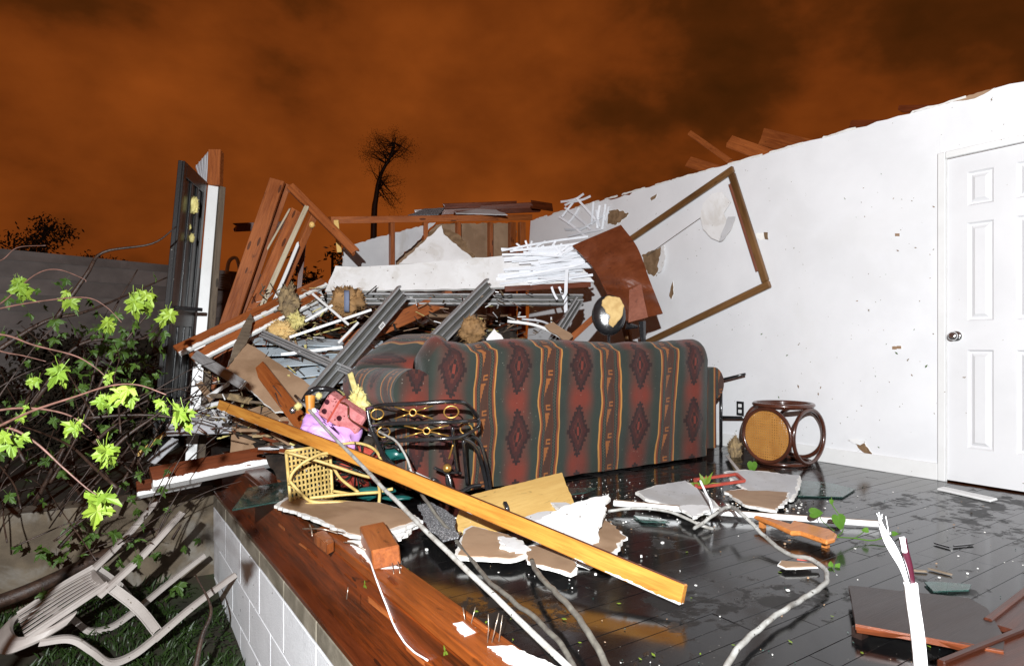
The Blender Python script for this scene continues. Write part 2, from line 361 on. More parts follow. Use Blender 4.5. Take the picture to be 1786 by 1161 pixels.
# ------------------------------------------------------------------ mesh helpers
rng = random.Random(11)
class MB:
    def __init__(s): s.v = []; s.f = []; s.m = []; s.uv = {}
    def add(s, vs, fs, mi=0):
        o = len(s.v); s.v += [V(x) for x in vs]
        for f in fs: s.f.append(tuple(i + o for i in f)); s.m.append(mi)
        return s
    def box(s, c, ax, ay, az, mi=0):
        c = V(c); vs = [c + ax * i + ay * j + az * k for k in (-1, 1) for j in (-1, 1) for i in (-1, 1)]
        return s.add(vs, [(0, 2, 3, 1), (4, 5, 7, 6), (0, 1, 5, 4), (2, 6, 7, 3), (0, 4, 6, 2), (1, 3, 7, 5)], mi)
    def abox(s, x0, x1, y0, y1, z0, z1, mi=0):
        return s.box(((x0 + x1) / 2, (y0 + y1) / 2, (z0 + z1) / 2), V(((x1 - x0) / 2, 0, 0)), V((0, (y1 - y0) / 2, 0)), V((0, 0, (z1 - z0) / 2)), mi)
    def plate(s, pts, th, n=None, mi=(0, 0, 0)):
        """prism: pts is the front outline, thickness goes along -n; mi = front, back, edge"""
        pts = [V(p) for p in pts]
        if n is None:
            n = V((0, 0, 0))
            for i in range(len(pts)):
                a, b = pts[i], pts[(i + 1) % len(pts)]
                n += (a - pts[0]).cross(b - pts[0])
            n.normalize()
        k = len(pts); o = len(s.v)
        s.v += pts + [p - n * th for p in pts]
        s.f.append(tuple(range(o, o + k))); s.m.append(mi[0])
        s.f.append(tuple(range(o + 2 * k - 1, o + k - 1, -1))); s.m.append(mi[1])
        for i in range(k):
            j = (i + 1) % k
            s.f.append((o + i, o + k + i, o + k + j, o + j)); s.m.append(mi[2])
        return s
    def tube(s, path, r, n=8, closed=False, mi=0, flat=1.0):
        path = [V(p) for p in path]; k = len(path)
        if not hasattr(r, '__len__'): r = [r] * k
        o = len(s.v); prev = None
        for i, p in enumerate(path):
            if closed: d = path[(i + 1) % k] - path[i - 1]
            else: d = path[min(i + 1, k - 1)] - path[max(i - 1, 0)]
            d = d.normalized() if d.length > 1e-9 else V((1, 0, 0))
            if prev is None:
                a = d.cross(Z if abs(d.z) < .9 else V((1, 0, 0))).normalized()
            else:
                a = prev - d * prev.dot(d); a.normalize()
            prev = a; b = d.cross(a)
            for j in range(n):
                t = 2 * math.pi * j / n + math.pi / n
                s.v.append(p + a * (math.cos(t) * r[i]) + b * (math.sin(t) * r[i] * flat))
        m = k if closed else k - 1
        for i in range(m):
            i2 = (i + 1) % k
            for j in range(n):
                j2 = (j + 1) % n
                s.f.append((o + i * n + j, o + i * n + j2, o + i2 * n + j2, o + i2 * n + j)); s.m.append(mi)
        if not closed:
            s.f.append(tuple(o + j for j in range(n - 1, -1, -1))); s.m.append(mi)
            s.f.append(tuple(o + (k - 1) * n + j for j in range(n))); s.m.append(mi)
        return s
    def grid(s, fn, nu, nv, mi=0, uvfn=None):
        o = len(s.v)
        for j in range(nv + 1):
            for i in range(nu + 1):
                if uvfn: s.uv[len(s.v)] = uvfn(i / nu, j / nv)
                s.v.append(V(fn(i / nu, j / nv)))
        for j in range(nv):
            for i in range(nu):
                a = o + j * (nu + 1) + i
                s.f.append((a, a + 1, a + nu + 2, a + nu + 1)); s.m.append(mi)
        return s
    def build(s, name, mats, parent=None, smooth=False, bevel=0, mtx=None, solid=0):
        if not isinstance(mats, (list, tuple)): mats = [mats]
        if mtx is None:
            lo = V([min(v[i] for v in s.v) for i in range(3)]); hi = V([max(v[i] for v in s.v) for i in range(3)])
            mtx = Matrix.Translation(((lo.x + hi.x) / 2, (lo.y + hi.y) / 2, lo.z))
        inv = mtx.inverted()
        me = bpy.data.meshes.new(name)
        me.from_pydata([inv @ v for v in s.v], [], s.f)
        for mm in mats: me.materials.append(M[mm])
        for p, mi in zip(me.polygons, s.m): p.material_index = mi; p.use_smooth = smooth
        if s.uv:
            ul = me.uv_layers.new(name='UVMap')
            for l in me.loops: ul.data[l.index].uv = s.uv.get(l.vertex_index, (0, 0))
        if bevel or solid:
            bm = bmesh.new(); bm.from_mesh(me)
            if solid:
                bmesh.ops.recalc_face_normals(bm, faces=bm.faces[:])
                bmesh.ops.solidify(bm, geom=bm.faces[:], thickness=solid)
            if bevel:
                bmesh.ops.bevel(bm, geom=[e for e in bm.edges if len(e.link_faces) == 2 and e.calc_face_angle() > .6],
                                offset=bevel, segments=1, affect='EDGES', clamp_overlap=True)
            bm.to_mesh(me); bm.free()
        me.update()
        o = bpy.data.objects.new(name, me); COL.objects.link(o)
        o.matrix_basis = mtx
        if parent is not None: adopt(o, parent)
        return o

WM = {}
def adopt(o, parent):
    """parent o keeping its place; parents are plain translations or meshes with matrix_basis"""
    o.parent = parent
    m = parent.matrix_basis.copy(); pp = parent.parent
    if pp is not None: m = world(parent)
    o.matrix_parent_inverse = m.inverted()
def world(o):
    if o.parent is None: return o.matrix_basis.copy()
    return world(o.parent) @ o.matrix_parent_inverse @ o.matrix_basis

def tag(o, label=None, cat=None, group=None, kind=None):
    if label: o['label'] = label
    if cat: o['category'] = cat
    if group: o['group'] = group
    if kind: o['kind'] = kind
    return o
def thing(name, loc, label, cat, group=None):
    o = bpy.data.objects.new(name, None); COL.objects.link(o); o.empty_display_size = .05
    o.matrix_basis = Matrix.Translation(V(loc)); return tag(o, label, cat, group)

def basis(x, y, z, p):
    return Matrix(((x.x, y.x, z.x, p.x), (x.y, y.y, z.y, p.y), (x.z, y.z, z.z, p.z), (0, 0, 0, 1)))

def beam(name, p, q, wide, thick, mats, parent=None, roll=0, bevel=.004, paint=None, rag=0, n=None, seg=4, warp=.0):
    """timber from p to q; wide face turned to n (default: to the viewer's side) and rolled; rag = broken end length"""
    p, q = V(p), V(q); x = (q - p).normalized(); L = (q - p).length; mid = (p + q) / 2
    n = V(n) if n is not None else (CAM - mid)
    n = (n - x * n.dot(x)).normalized()
    n = Matrix.Rotation(R_(roll), 3, x) @ n
    y = n.cross(x); mt = basis(x, y, n, mid)
    b = MB(); hw, ht = wide / 2, thick / 2
    ys = [(-hw, -ht), (hw, -ht), (hw, ht), (-hw, ht)]
    r2 = random.Random(hash((round(L, 3), round(mid.x, 3))) & 0xffff)
    if rag: ys = [(-hw, -ht), (-hw / 3, -ht), (hw / 3, -ht), (hw, -ht), (hw, ht), (hw / 3, ht), (-hw / 3, ht), (-hw, ht)]
    k = len(ys); vs = []
    for i in range(seg + 1):
        t = i / seg
        for (a, c) in ys:
            dx = 0
            if rag and i in (0, seg): dx = -r2.uniform(0, rag) * (1 if i else -1)
            vs.append(mt @ V(((t - .5) * L + dx, a + warp * math.sin(t * 3.1), c)))
    b.v = vs
    for i in range(seg):
        for j in range(k):
            j2 = (j + 1) % k
            b.f.append((i * k + j, i * k + j2, (i + 1) * k + j2, (i + 1) * k + j)); b.m.append(0)
    b.f.append(tuple(range(k - 1, -1, -1))); b.m.append(0)
    b.f.append(tuple(seg * k + j for j in range(k))); b.m.append(0)
    if paint is not None:
        for fi, f in enumerate(b.f):
            c = sum((b.v[i] for i in f), V((0, 0, 0))) / len(f); lc = mt.inverted() @ c
            if paint == '-y' and lc.y < -hw * .95: b.m[fi] = 1
            if paint == '+y' and lc.y > hw * .95: b.m[fi] = 1
            if paint == '+z' and lc.z > ht * .95: b.m[fi] = 1
            if paint == '-z' and lc.z < -ht * .95: b.m[fi] = 1
    return b.build(name, mats, parent, bevel=bevel, mtx=mt)

def jag(pts, step=.03, amp=.01, seed=0, skip=()):
    """ragged outline: subdivide the edges of a polygon and jitter in its plane"""
    r = random.Random(seed); pts = [V(p) for p in pts]; out = []
    n = V((0, 0, 0))
    for i in range(len(pts)): n += (pts[i] - pts[0]).cross(pts[(i + 1) % len(pts)] - pts[0])
    n.normalize()
    for i in range(len(pts)):
        a, b = pts[i], pts[(i + 1) % len(pts)]
        out.append(a)
        if i in skip: continue
        d = b - a; k = max(1, int(d.length / step)); pr = n.cross(d.normalized()); ph = r.uniform(0, 99)
        for j in range(1, k):
            t = j / k
            out.append(a + d * t + pr * (amp * (r.uniform(-.7, .7) + 1.3 * noise.noise(V((ph, t * d.length * 9, 0))))))
    return out

def flatten(pts):
    """least-squares-ish: push points onto the mean plane"""
    pts = [V(p) for p in pts]; c = sum(pts, V((0, 0, 0))) / len(pts); n = V((0, 0, 0))
    for i in range(len(pts)): n += (pts[i] - c).cross(pts[(i + 1) % len(pts)] - c)
    n.normalize()
    return [p - n * (p - c).dot(n) for p in pts], n

def sheet(name, pts, th, mats, label=None, cat=None, group=None, parent=None, step=.03, amp=.008, seed=0, mi=(0, 1, 2), skip=(), kind=None):
    """broken flat board from a 3D outline; front faces the viewer's side"""
    pts, n = flatten(pts)
    c = sum(pts, V((0, 0, 0))) / len(pts)
    if n.dot(CAM - c) < 0: pts = pts[::-1]; n = -n; skip = ()
    o = MB().plate(jag(pts, step, amp, seed, skip), th, n, mi).build(name, mats, parent)
    return tag(o, label, cat, group, kind) if label or kind else o

def floor_sheet(name, px, z, th, mats, label, cat, seed=0, tilt=(0, 0), amp=.010, step=.025, group=None, parent=None):
    """a scrap lying flat on the room floor: outline given on the plane z (top face)"""
    pts = [onz(a, b, z) for a, b in px]
    c = sum(pts, V((0, 0, 0))) / len(pts)
    pts = [p + Z * ((p.x - c.x) * tilt[0] + (p.y - c.y) * tilt[1]) for p in pts]
    if mats[2] == 'gyp':                                   # gypsum core with a torn paper face
        core = sheet(name, pts, th, ['gyp', 'gyp', 'gyp'], label, cat, group, parent, step, amp * 1.3, seed)
        f, n = flatten(pts); c = sum(f, V((0, 0, 0))) / len(f); n = n if n.z > 0 else -n
        r = random.Random(seed); f = [c + (p - c) * r.uniform(.90, .995) + n * .0022 for p in f]
        sheet('paper_face', f, .002, [mats[0]] * 3, None, None, None, core, step, amp * 1.2, seed + 50)
        return core
    return sheet(name, pts, th, mats, label, cat, group, parent, step, amp, seed)

def spline(pts, k=8):
    pts = [V(p) for p in pts]; out = []
    P = [pts[0] * 2 - pts[1]] + pts + [pts[-1] * 2 - pts[-2]]
    for i in range(1, len(P) - 2):
        for j in range(k):
            t = j / k; a, b, c, d = P[i - 1], P[i], P[i + 1], P[i + 2]
            out.append(.5 * ((2 * b) + (c - a) * t + (2 * a - 5 * b + 4 * c - d) * t * t + (3 * b - a - 3 * c + d) * t ** 3))
    out.append(pts[-1]); return out

def cable(name, pts, r, m, label, cat='cable', k=8, group=None, parent=None, n=8):
    P_ = spline(pts, k); am = .35 * (r if not hasattr(r, '__len__') else r[0])
    if n > 4: P_ = [p + V((noise.noise(p * 14), noise.noise(p * 14 + V((9, 0, 0))), abs(noise.noise(p * 14 + V((0, 9, 0)))))) * am * 2.2 for p in P_]
    o = MB().tube(P_, r, n).build(name, m, parent, smooth=True)
    return tag(o, label, cat, group) if label else o

# =================================================================== THE SETTING
WX = 4.58          # inner face of the long wall
FX = 0.99          # inner edge of sole plate, start of floorboards
# ground: one sheet to the horizon, sunk beside the block wall
def gz(x, y):
    r = math.hypot(x, y - 4)
    base = -1.12 + .20 * max(0, min(1, (y - 4.2) / 1.4))
    if y > 5.55: base = -.75
    return base + .05 * noise.noise(V((x * 1.3, y * 1.3, 0))) * (1 if r < 14 else 0)
g = MB()
xs = [-900, -200, -60, -20, -9] + [-5 + i * .25 for i in range(24)] + [2, 6, 12, 30, 100, 900]
ys = [-300, -60, -10, -2, 0, 1.5] + [2.2 + i * .22 for i in range(20)] + [7, 9, 12, 20, 50, 200, 900]
for y in ys:
    for x in xs: g.v.append(V((x, y, gz(x, y))))
nx = len(xs)
for j in range(len(ys) - 1):
    for i in range(nx - 1):
        a = j * nx + i; g.f.append((a, a + 1, a + nx + 1, a + nx)); g.m.append(0)
tag(g.build('ground', 'soil', smooth=True, mtx=Matrix.Identity(4)), kind='structure')

# grass and clover in the pit
r = random.Random(5); g = MB()
for i in range(9000):
    x = r.uniform(-2.6, .78); y = r.uniform(3.3, 5.5)
    if noise.noise(V((x * 2.2, y * 2.2, 3))) < -.12: continue
    z = gz(x, y) - .005; a = r.uniform(0, 6.28); h = r.uniform(.03, .10); wd = r.uniform(.003, .007)
    d = V((math.cos(a), math.sin(a), 0)); s = V((-d.y, d.x, 0)) * wd; p = V((x, y, z)); ln = r.uniform(.2, .9)
    g.add([p - s, p + s, p + Z * h * .6 + d * h * ln * .4 + s * .6, p + Z * h + d * h * ln], [(0, 1, 2), (0, 2, 3)])
for i in range(2600):
    x = r.uniform(-1.6, .78); y = r.uniform(3.3, 5.4)
    if noise.noise(V((x * 1.7, y * 1.7, 9))) < -.05: continue
    p = V((x, y, gz(x, y) + r.uniform(.02, .07))); a = r.uniform(0, 6.28); q = r.uniform(.012, .026)
    tl = V((r.uniform(-.4, .4), r.uniform(-.4, .4), 1)).normalized(); ax = tl.orthogonal().normalized(); ay = tl.cross(ax)
    for k in range(3):
        t = a + k * 2.09; d = ax * math.cos(t) + ay * math.sin(t); e2 = tl.cross(d)
        g.add([p, p + d * q * .6 - e2 * q * .5, p + d * q * 1.2, p + d * q * .6 + e2 * q * .5], [(0, 1, 2, 3)])
tag(g.build('grass', 'grass'), 'short wet grass and clover in the pit beside the block wall', kind='stuff')

# floor: sub floor sheet + every board in view
fl_ = MB(); fl_.abox(FX - .08, WX + .1, -1.2, 6.75, -.26, -.022)
floor = tag(fl_.build('floor', 'rubble'), kind='structure')
bw = .084; boards = {}
def board_mesh(L):
    k = round(L, 2)
    if k not in boards:
        b = MB(); b.abox(-L / 2 + .0006, L / 2 - .0006, -bw / 2 + .0006, bw / 2 - .0006, -.02, 0)
        ob = b.build('floorboard', 'floor', mtx=Matrix.Identity(4), bevel=.001); boards[k] = ob.data
        bpy.data.objects.remove(ob)
    return boards[k]
y = .10; row = 0
rb = random.Random(3)
while y < 5.2:
    x = FX + .002
    far = y > 3.35
    first = rb.choice([.3, .5, .7, .9])
    while x < WX - .01:
        L = first if first else rb.choice([.6, .9, 1.2]); first = None
        if far: L = 3.58
        if x + L > WX - .12: L = WX - x
        o = bpy.data.objects.new('floorboard', board_mesh(round(L, 2))); COL.objects.link(o)
        o.matrix_basis = Matrix.Translation((x + round(L, 2) / 2, y + bw / 2, rb.uniform(-.0012, .0006)))
        adopt(o, floor); x += round(L, 2)
    y += bw; row += 1

# foundation of white painted blocks under the floor edge
BX = .80
fw = thing('block_wall', (BX, 3.5, -1.15), 'white painted concrete block foundation wall under the broken floor edge', 'foundation wall')
b = MB(); b.abox(BX - .004, BX + .16, 1.2, 5.452, -1.5, -.398); b.build('mortar', 'mortar', fw)
bb = MB(); bb.abox(-.008, .17, -.2715, .2715, -.1315, .1315); t = bb.build('block', 'block', mtx=Matrix.Identity(4), bevel=.004); bmesh_data = t.data; bpy.data.objects.remove(t)
cc = MB(); cc.abox(-.008, .17, -.2715, .2715, -.046, .046); t = cc.build('capblock', 'concrete', mtx=Matrix.Identity(4), bevel=.004); cap_data = t.data; bpy.data.objects.remove(t)
for rr in range(4):
    zc = -.532 - rr * .27
    yy = 5.18 - (.275 if rr % 2 else 0)
    while yy > 1.5:
        o = bpy.data.objects.new('block', bmesh_data); COL.objects.link(o)
        o.matrix_basis = Matrix.Translation((BX + rb.uniform(-.001, .001), yy, zc)); adopt(o, fw); yy -= .55
yy = 5.18
while yy > 1.5:
    o = bpy.data.objects.new('cap_block', cap_data); COL.objects.link(o)
    o.matrix_basis = Matrix.Translation((BX + rb.uniform(-.001, .002), yy, -.3475)); adopt(o, fw); yy -= .55

# return wall of flaking concrete behind the plastic chair
b = MB()
def cwf(u, v):
    x = -5 + u * 5.82; z = -1.3 + v * 1.02
    return (x, 5.47 + .012 * noise.noise(V((x * 3, z * 3, 0))), z + (.012 * noise.noise(V((x * 6, 1, 0))) if v == 1 else 0))
b.grid(cwf, 60, 10)
b.add([cwf(0, 1), cwf(1, 1), (.82, 5.72, -.28), (-5, 5.72, -.28)], [(0, 1, 2, 3)])
b.add([cwf(1, 0), cwf(1, 1), (.82, 5.72, -.28), (.82, 5.72, -1.3)], [(0, 3, 2, 1)])
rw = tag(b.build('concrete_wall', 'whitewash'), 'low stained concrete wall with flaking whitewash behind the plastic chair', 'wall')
# porch slab filling behind the return wall
b = MB(); b.abox(-5, FX - .14, 5.725, 8.5, -1.0, -.29); tag(b.build('terrace', 'soil'), kind='structure')

# floor frame: rim joist, sole plate, ledge
ff = thing('floor_frame', (.9, 3, -.3), 'wet reddish rim joist and sole plate along the broken floor edge', 'floor frame')
beam('rim_joist', (.875, 5.47, -.145), (.875, 1.0, -.145), .285, .04, 'joist', ff, n=(-1, 0, 0), bevel=.004, seg=10, warp=.004)
beam('sill_plate', (.868, 5.46, -.2885), (.868, 1.0, -.2885), .145, .026, 'mahog', ff, n=(0, 0, 1), bevel=.003)
beam('sole_plate', (.924, 2.96, .019), (.924, 1.0, .019), .132, .038, 'plate', ff, n=(0, 0, 1), bevel=.004, rag=.05, seg=6)
beam('sole_plate', (.924, 5.46, .016), (.924, 3.3, .016), .132, .032, 'mahog', ff, n=(0, 0, 1), bevel=.004, rag=.04, seg=6)
def plate_patch(pxs, seed, m='gyp', z=.041):
    pts = [onz(a, c, z) for a, c in pxs]
    sheet('paint_patch', pts, .003, [m, m, m], parent=ff, step=.012, amp=.006, seed=seed)
plate_patch([(850, 1126), (893, 1124), (985, 1168), (905, 1168)], 3)
plate_patch([(606, 942), (632, 942), (690, 985), (700, 988), (662, 990), (640, 975)], 4)
plate_patch([(790, 1086), (815, 1083), (835, 1100), (810, 1108)], 5, 'board')
rs_ = random.Random(23)
for i in range(26):                                       # splinters torn up along the plate and joist
    yy = rs_.uniform(1.25, 4.2); e0 = rs_.random() < .5; L = rs_.uniform(.06, .28)
    p = V((.857 if e0 else rs_.uniform(.88, .98), yy, rs_.uniform(-.12, .02) if e0 else .040)); q = p + V((-.008 if e0 else 0, L, rs_.uniform(-.01, .012)))
    beam('splinter', p, q, rs_.uniform(.006, .018), .005, rs_.choice(['plate', 'stud', 'mahog', 'joist']), ff, n=(-1, 0, .2) if e0 else (0, 0, 1), bevel=0, rag=.03, seg=2)
def nail(p, d, L=.07, parent=None):
    d = V(d).normalized(); b = MB(); p = V(p)
    b.tube([p - d * .008, p + d * L * .5 + V((rng.uniform(-.003, .003), 0, 0)), p + d * L], .0016, 6)
    return b.build('nail', 'nail', parent, smooth=True)
for (a, c, dx, dy, L) in ((812, 1086, .05, .5, .045), (822, 1085, .4, .1, .045), (850, 1119, .1, .1, .075), (858, 1119, .3, 0, .08), (870, 1117, .25, .1, .07), (605, 1040, .2, .2, .03)):
    nail(onz(a, c, .039), (dx, dy, 1), L, ff)

# long interior wall with ragged top, door opening, casing and skirting
iw = thing('interior_wall', (WX, 4, 0), 'long white interior wall with a ragged broken top edge', 'wall')
DY0, DY1, DZ = 1.213, 1.836, 2.075
out = [(1.836, .0), (6.55, .0), (6.58, .6), (6.50, 1.3), (6.53, 1.9), (6.47, 2.435)]
top = []; yy = 6.4; r = random.Random(8)
while yy > -.2:
    top.append((yy, 2.44 + r.uniform(-.010, .006) + .004 * noise.noise(V((yy * 3, 0, 0))) - (.02 if 4.7 < yy < 5.0 else 0))); yy -= .07
out += top + [(-.2, 0), (DY0, 0), (DY0, DZ), (DY1, DZ)]
b = MB(); b.plate([(WX, a, c) for a, c in out], .013, V((-1, 0, 0)), (0, 1, 1))
b.build('drywall', ['wall', 'gyp'], iw)
# studs behind the drywall carry it
yy = 6.35
while yy > -.2:
    if not (DY0 - .05 < yy < DY1 + .02):
        beam('stud', (WX + .062, yy, 0), (WX + .062, yy, 2.36), .038, .089, 'stud', iw, n=(-1, 0, 0), bevel=0, seg=1)
    yy -= .41
beam('top_plate', (WX + .062, -.2, 2.385), (WX + .062, 6.4, 2.385), .038, .089, 'stud', iw, n=(-1, 0, 0), bevel=0, seg=1)
beam('skirting_board', (WX - .007, 5.2, .055), (WX - .007, DY1 + .047, .055), .11, .014, 'trim', iw, n=(-1, 0, 0), bevel=.003)
b = MB(); cw, ct = .045, .018
b.abox(WX - ct, WX - .0005, DY1 + .001, DY1 + cw, .0, DZ + cw); b.build('door_casing', 'trim', iw, bevel=.004)
b = MB(); b.abox(WX - ct, WX - .0005, DY0 - cw, DY1 - .0005, DZ + .001, DZ + cw); b.build('door_casing', 'trim', iw, bevel=.004)
b = MB(); b.abox(WX - ct, WX - .0005, DY0 - cw, DY0 - .001, .0, DZ); b.build('door_casing', 'trim', iw, bevel=.004)
b = MB(); b.abox(WX - .002, WX + .0, 1.868, 1.8705, 2.125, 2.43); b.build('seam', 'trim', iw)
# torn patches where the paper face is gone
def wall_patch(pxs, m, seed, name='torn_patch', x=WX - .004, th=.004, amp=.012, step=.02):
    return sheet(name, [onx(a, c, x) for a, c in pxs], th, [m, m, 'gyp'], parent=iw, seed=seed, amp=amp, step=step)
wall_patch([(1062, 368), (1074, 366), (1097, 372), (1090, 380), (1075, 392), (1060, 391)], 'torn', 1)
wall_patch([(1119, 446), (1150, 432), (1158, 428), (1150, 470), (1140, 482), (1126, 470)], 'torn', 2)
wall_patch([(1152, 430), (1158, 428), (1160, 450), (1155, 470), (1147, 476)], 'board', 3, 'paper_flap', WX - .03, .002)
wall_patch([(1318, 407), (1337, 405), (1339, 417), (1325, 419), (1319, 414)], 'gyp', 5, amp=.006)
wall_patch([(1332, 405), (1339, 405), (1340, 418), (1334, 417)], 'torn', 6, x=WX - .007, amp=.004)
wall_patch([(1478, 768), (1492, 766), (1508, 772), (1521, 790), (1518, 797), (1505, 788), (1494, 775)], 'torn', 7, amp=.008)
wall_patch([(1480, 766), (1495, 764), (1510, 771), (1500, 776), (1488, 773)], 'board', 8, 'paper_flap', WX - .012, .002, .005)
wall_patch([(1170, 500), (1174, 490), (1175, 512), (1171, 522), (1167, 516)], 'torn', 9, amp=.005)
wall_patch([(1134, 346), (1146, 338), (1143, 346), (1136, 350)], 'torn', 10, amp=.004)
for a, c in ((1565, 410), (1560, 607), (1568, 606)):
    wall_patch([(a - 4, c - 3), (a + 4, c - 3), (a + 4, c + 2), (a - 4, c + 2)], 'paper', a, amp=.003, step=.01)
wall_patch([(1645, 182), (1690, 166), (1735, 153), (1724, 160), (1700, 172), (1660, 178)], 'paper', 12, amp=.004)
# torn ceiling paper left along the top edge
b = MB(); yy = 6.3; r = random.Random(21)
while yy > 2.0:
    L = r.uniform(.12, .5)
    if r.random() < .8:
        b.plate(jag([(WX - .001, yy, 2.432), (WX - .008, yy - .02, 2.446), (WX - .008, yy - L, 2.446), (WX - .001, yy - L, 2.432)], .03, .005, int(yy * 90)), .003)
    yy -= L + r.uniform(0, .15)
b.build('torn_edge', 'gyp', iw)

# closet door in the wall
dr = thing('panel_door', (WX + .02, 1.5, 0), 'white six panel door with a chrome knob, shut in the white wall', 'door')
dx = WX + .004
rects = []
for (y0, y1) in ((1.582, 1.722), (1.327, 1.467)):
    for (z0, z1) in ((1.752, 1.965), (1.03, 1.646), (.228, .848)): rects.append((y0, y1, z0, z1))
b = MB(); Y0, Y1, ZT, ZB = DY0 + .003, DY1 - .003, DZ - .004, .012
ysn = [Y0, 1.327, 1.467, 1.582, 1.722, Y1]; zsn = [ZB, .228, .848, 1.03, 1.646, 1.752, 1.965, ZT]
for i in range(5):
    for j in range(7):
        if i in (1, 3) and j in (1, 3, 5): continue
        b.add([(dx, ysn[i], zsn[j]), (dx, ysn[i + 1], zsn[j]), (dx, ysn[i + 1], zsn[j + 1]), (dx, ysn[i], zsn[j + 1])], [(0, 3, 2, 1)])
b.add([(dx + .03, Y0, ZB), (dx + .03, Y1, ZB), (dx + .03, Y1, ZT), (dx + .03, Y0, ZT)], [(0, 1, 2, 3)])
b.add([(dx, Y0, ZB), (dx, Y1, ZB), (dx + .03, Y1, ZB), (dx + .03, Y0, ZB)], [(0, 1, 2, 3)])
b.add([(dx, Y1, ZB), (dx, Y1, ZT), (dx + .03, Y1, ZT), (dx + .03, Y1, ZB)], [(0, 1, 2, 3)])
b.build('door_leaf', 'door', dr)
for (y0, y1, z0, z1) in rects:
    b = MB(); rings = [(0, 0), (.010, .014), (.022, .014), (.042, .001)]
    o = []
    for ins, dep in rings:
        o.append(len(b.v)); b.v += [V((dx + dep, y0 + ins, z0 + ins)), V((dx + dep, y1 - ins, z0 + ins)), V((dx + dep, y1 - ins, z1 - ins)), V((dx + dep, y0 + ins, z1 - ins))]
    for a, c in zip(o, o[1:]):
        for k in range(4): b.f.append((a + k, c + k, c + (k + 1) % 4, a + (k + 1) % 4)); b.m.append(0)
    b.f.append((o[-1] + 3, o[-1] + 2, o[-1] + 1, o[-1])); b.m.append(0)
    b.build('raised_panel', 'door', dr)
def lathe_x(b, c, prof, n=20, mi=0):
    """profile (distance along -X, radius)"""
    c = V(c); o = len(b.v); k = len(prof)
    for (d, rad) in prof:
        for j in range(n):
            t = 6.2832 * j / n; b.v.append(c + V((-d, math.cos(t) * rad, math.sin(t) * rad)))
    for i in range(k - 1):
        for j in range(n):
            j2 = (j + 1) % n; b.f.append((o + i * n + j, o + (i + 1) * n + j, o + (i + 1) * n + j2, o + i * n + j2)); b.m.append(mi)
    b.f.append(tuple(o + (k - 1) * n + j for j in range(n))); b.m.append(mi)
kc = onx(1668, 586, dx)
b = MB(); lathe_x(b, kc, [(0, .034), (.006, .034), (.012, .026), (.014, .014), (.03, .012), (.036, .022), (.046, .028), (.058, .027), (.066, .018), (.068, .0)])
b.build('door_knob', 'chrome', dr, smooth=True)
# strip of skirting broken off, lying by the door
beam('trim_strip', onz(1640, 851, .012), onz(1734, 872, .012), .06, .014, ['trim'], n=(-.2, -.3, 1))
tag(bpy.context.scene.objects['trim_strip'], 'short white skirting strip lying on the floor below the door', 'trim')

# stud wall at the far side
sw = thing('stud_wall', (3.3, 6.7, 0), 'far stripped stud wall of reddish timber behind the fallen ceiling', 'wall')
p0, p1 = ony(575, 384, 6.72), ony(925, 379, 6.9)
beam('top_plate', p0, p1, .075, .09, 'stud', sw, bevel=.003)
for px, wpx in ((683, 8), (741, 6), (799, 8), (855, 8), (893, 12), (910, 14)):
    t = (px - 575) / 350; a = p0.lerp(p1, t); a = ony(px, 384, 6.72 + .18 * t)
    beam('stud', V((a.x, a.y, 0)), a - Z * .03, .05 if wpx < 10 else .085, .07, 'stud', sw, n=(0, -1, 0), bevel=.002)
for (a, c, d, e_, wd) in ((720, 372, 940, 358, .09), (770, 360, 905, 355, .07), (790, 372, 945, 366, .06), (925, 356, 965, 362, .1)):
    beam('roof_board', at(a, c, 7.9), at(d, e_, 8.2), wd, .03, 'mahog', sw, rag=.05)
sheet('roof_felt', [at(795, 372, 7.8), at(830, 364, 8.0), at(865, 366, 8.0), at(885, 374, 7.8)], .01, ['greyboard'] * 3, parent=sw, seed=2)
sheet('roof_felt', [at(710, 376, 7.7), at(740, 364, 7.9), at(775, 362, 7.9), at(765, 374, 7.7)], .01, ['shingle'] * 3, parent=sw, seed=6)
# back drywall of that wall
def fb(pxs, m, d, label, seed=0, amp=.015, cat='drywall', th=.013, base=True):
    return sheet('drywall_panel', [at(a, c, dd) if not isinstance(d, (int, float)) else at(a, c, d) for (a, c), dd in zip(pxs, d if not isinstance(d, (int, float)) else [d] * len(pxs))], th, [m, 'paper', 'gyp'], label, cat, seed=seed, amp=amp)
y_ = 6.98
MBp = lambda pxs, y: [ony(a, c, y) for a, c in pxs]
sheet('back_panel', MBp([(598, 432), (690, 405), (745, 391), (760, 388), (735, 415), (690, 455), (680, 600), (600, 600)], 6.8), .013, ['greyboard', 'paper', 'gyp'], parent=sw, seed=4, amp=.01)
sheet('back_panel', MBp([(772, 390), (900, 388), (902, 600), (690, 600), (690, 455), (735, 415), (760, 392)], 6.98), .013, ['paper', 'paper', 'gyp'], parent=sw, seed=5, amp=.01)

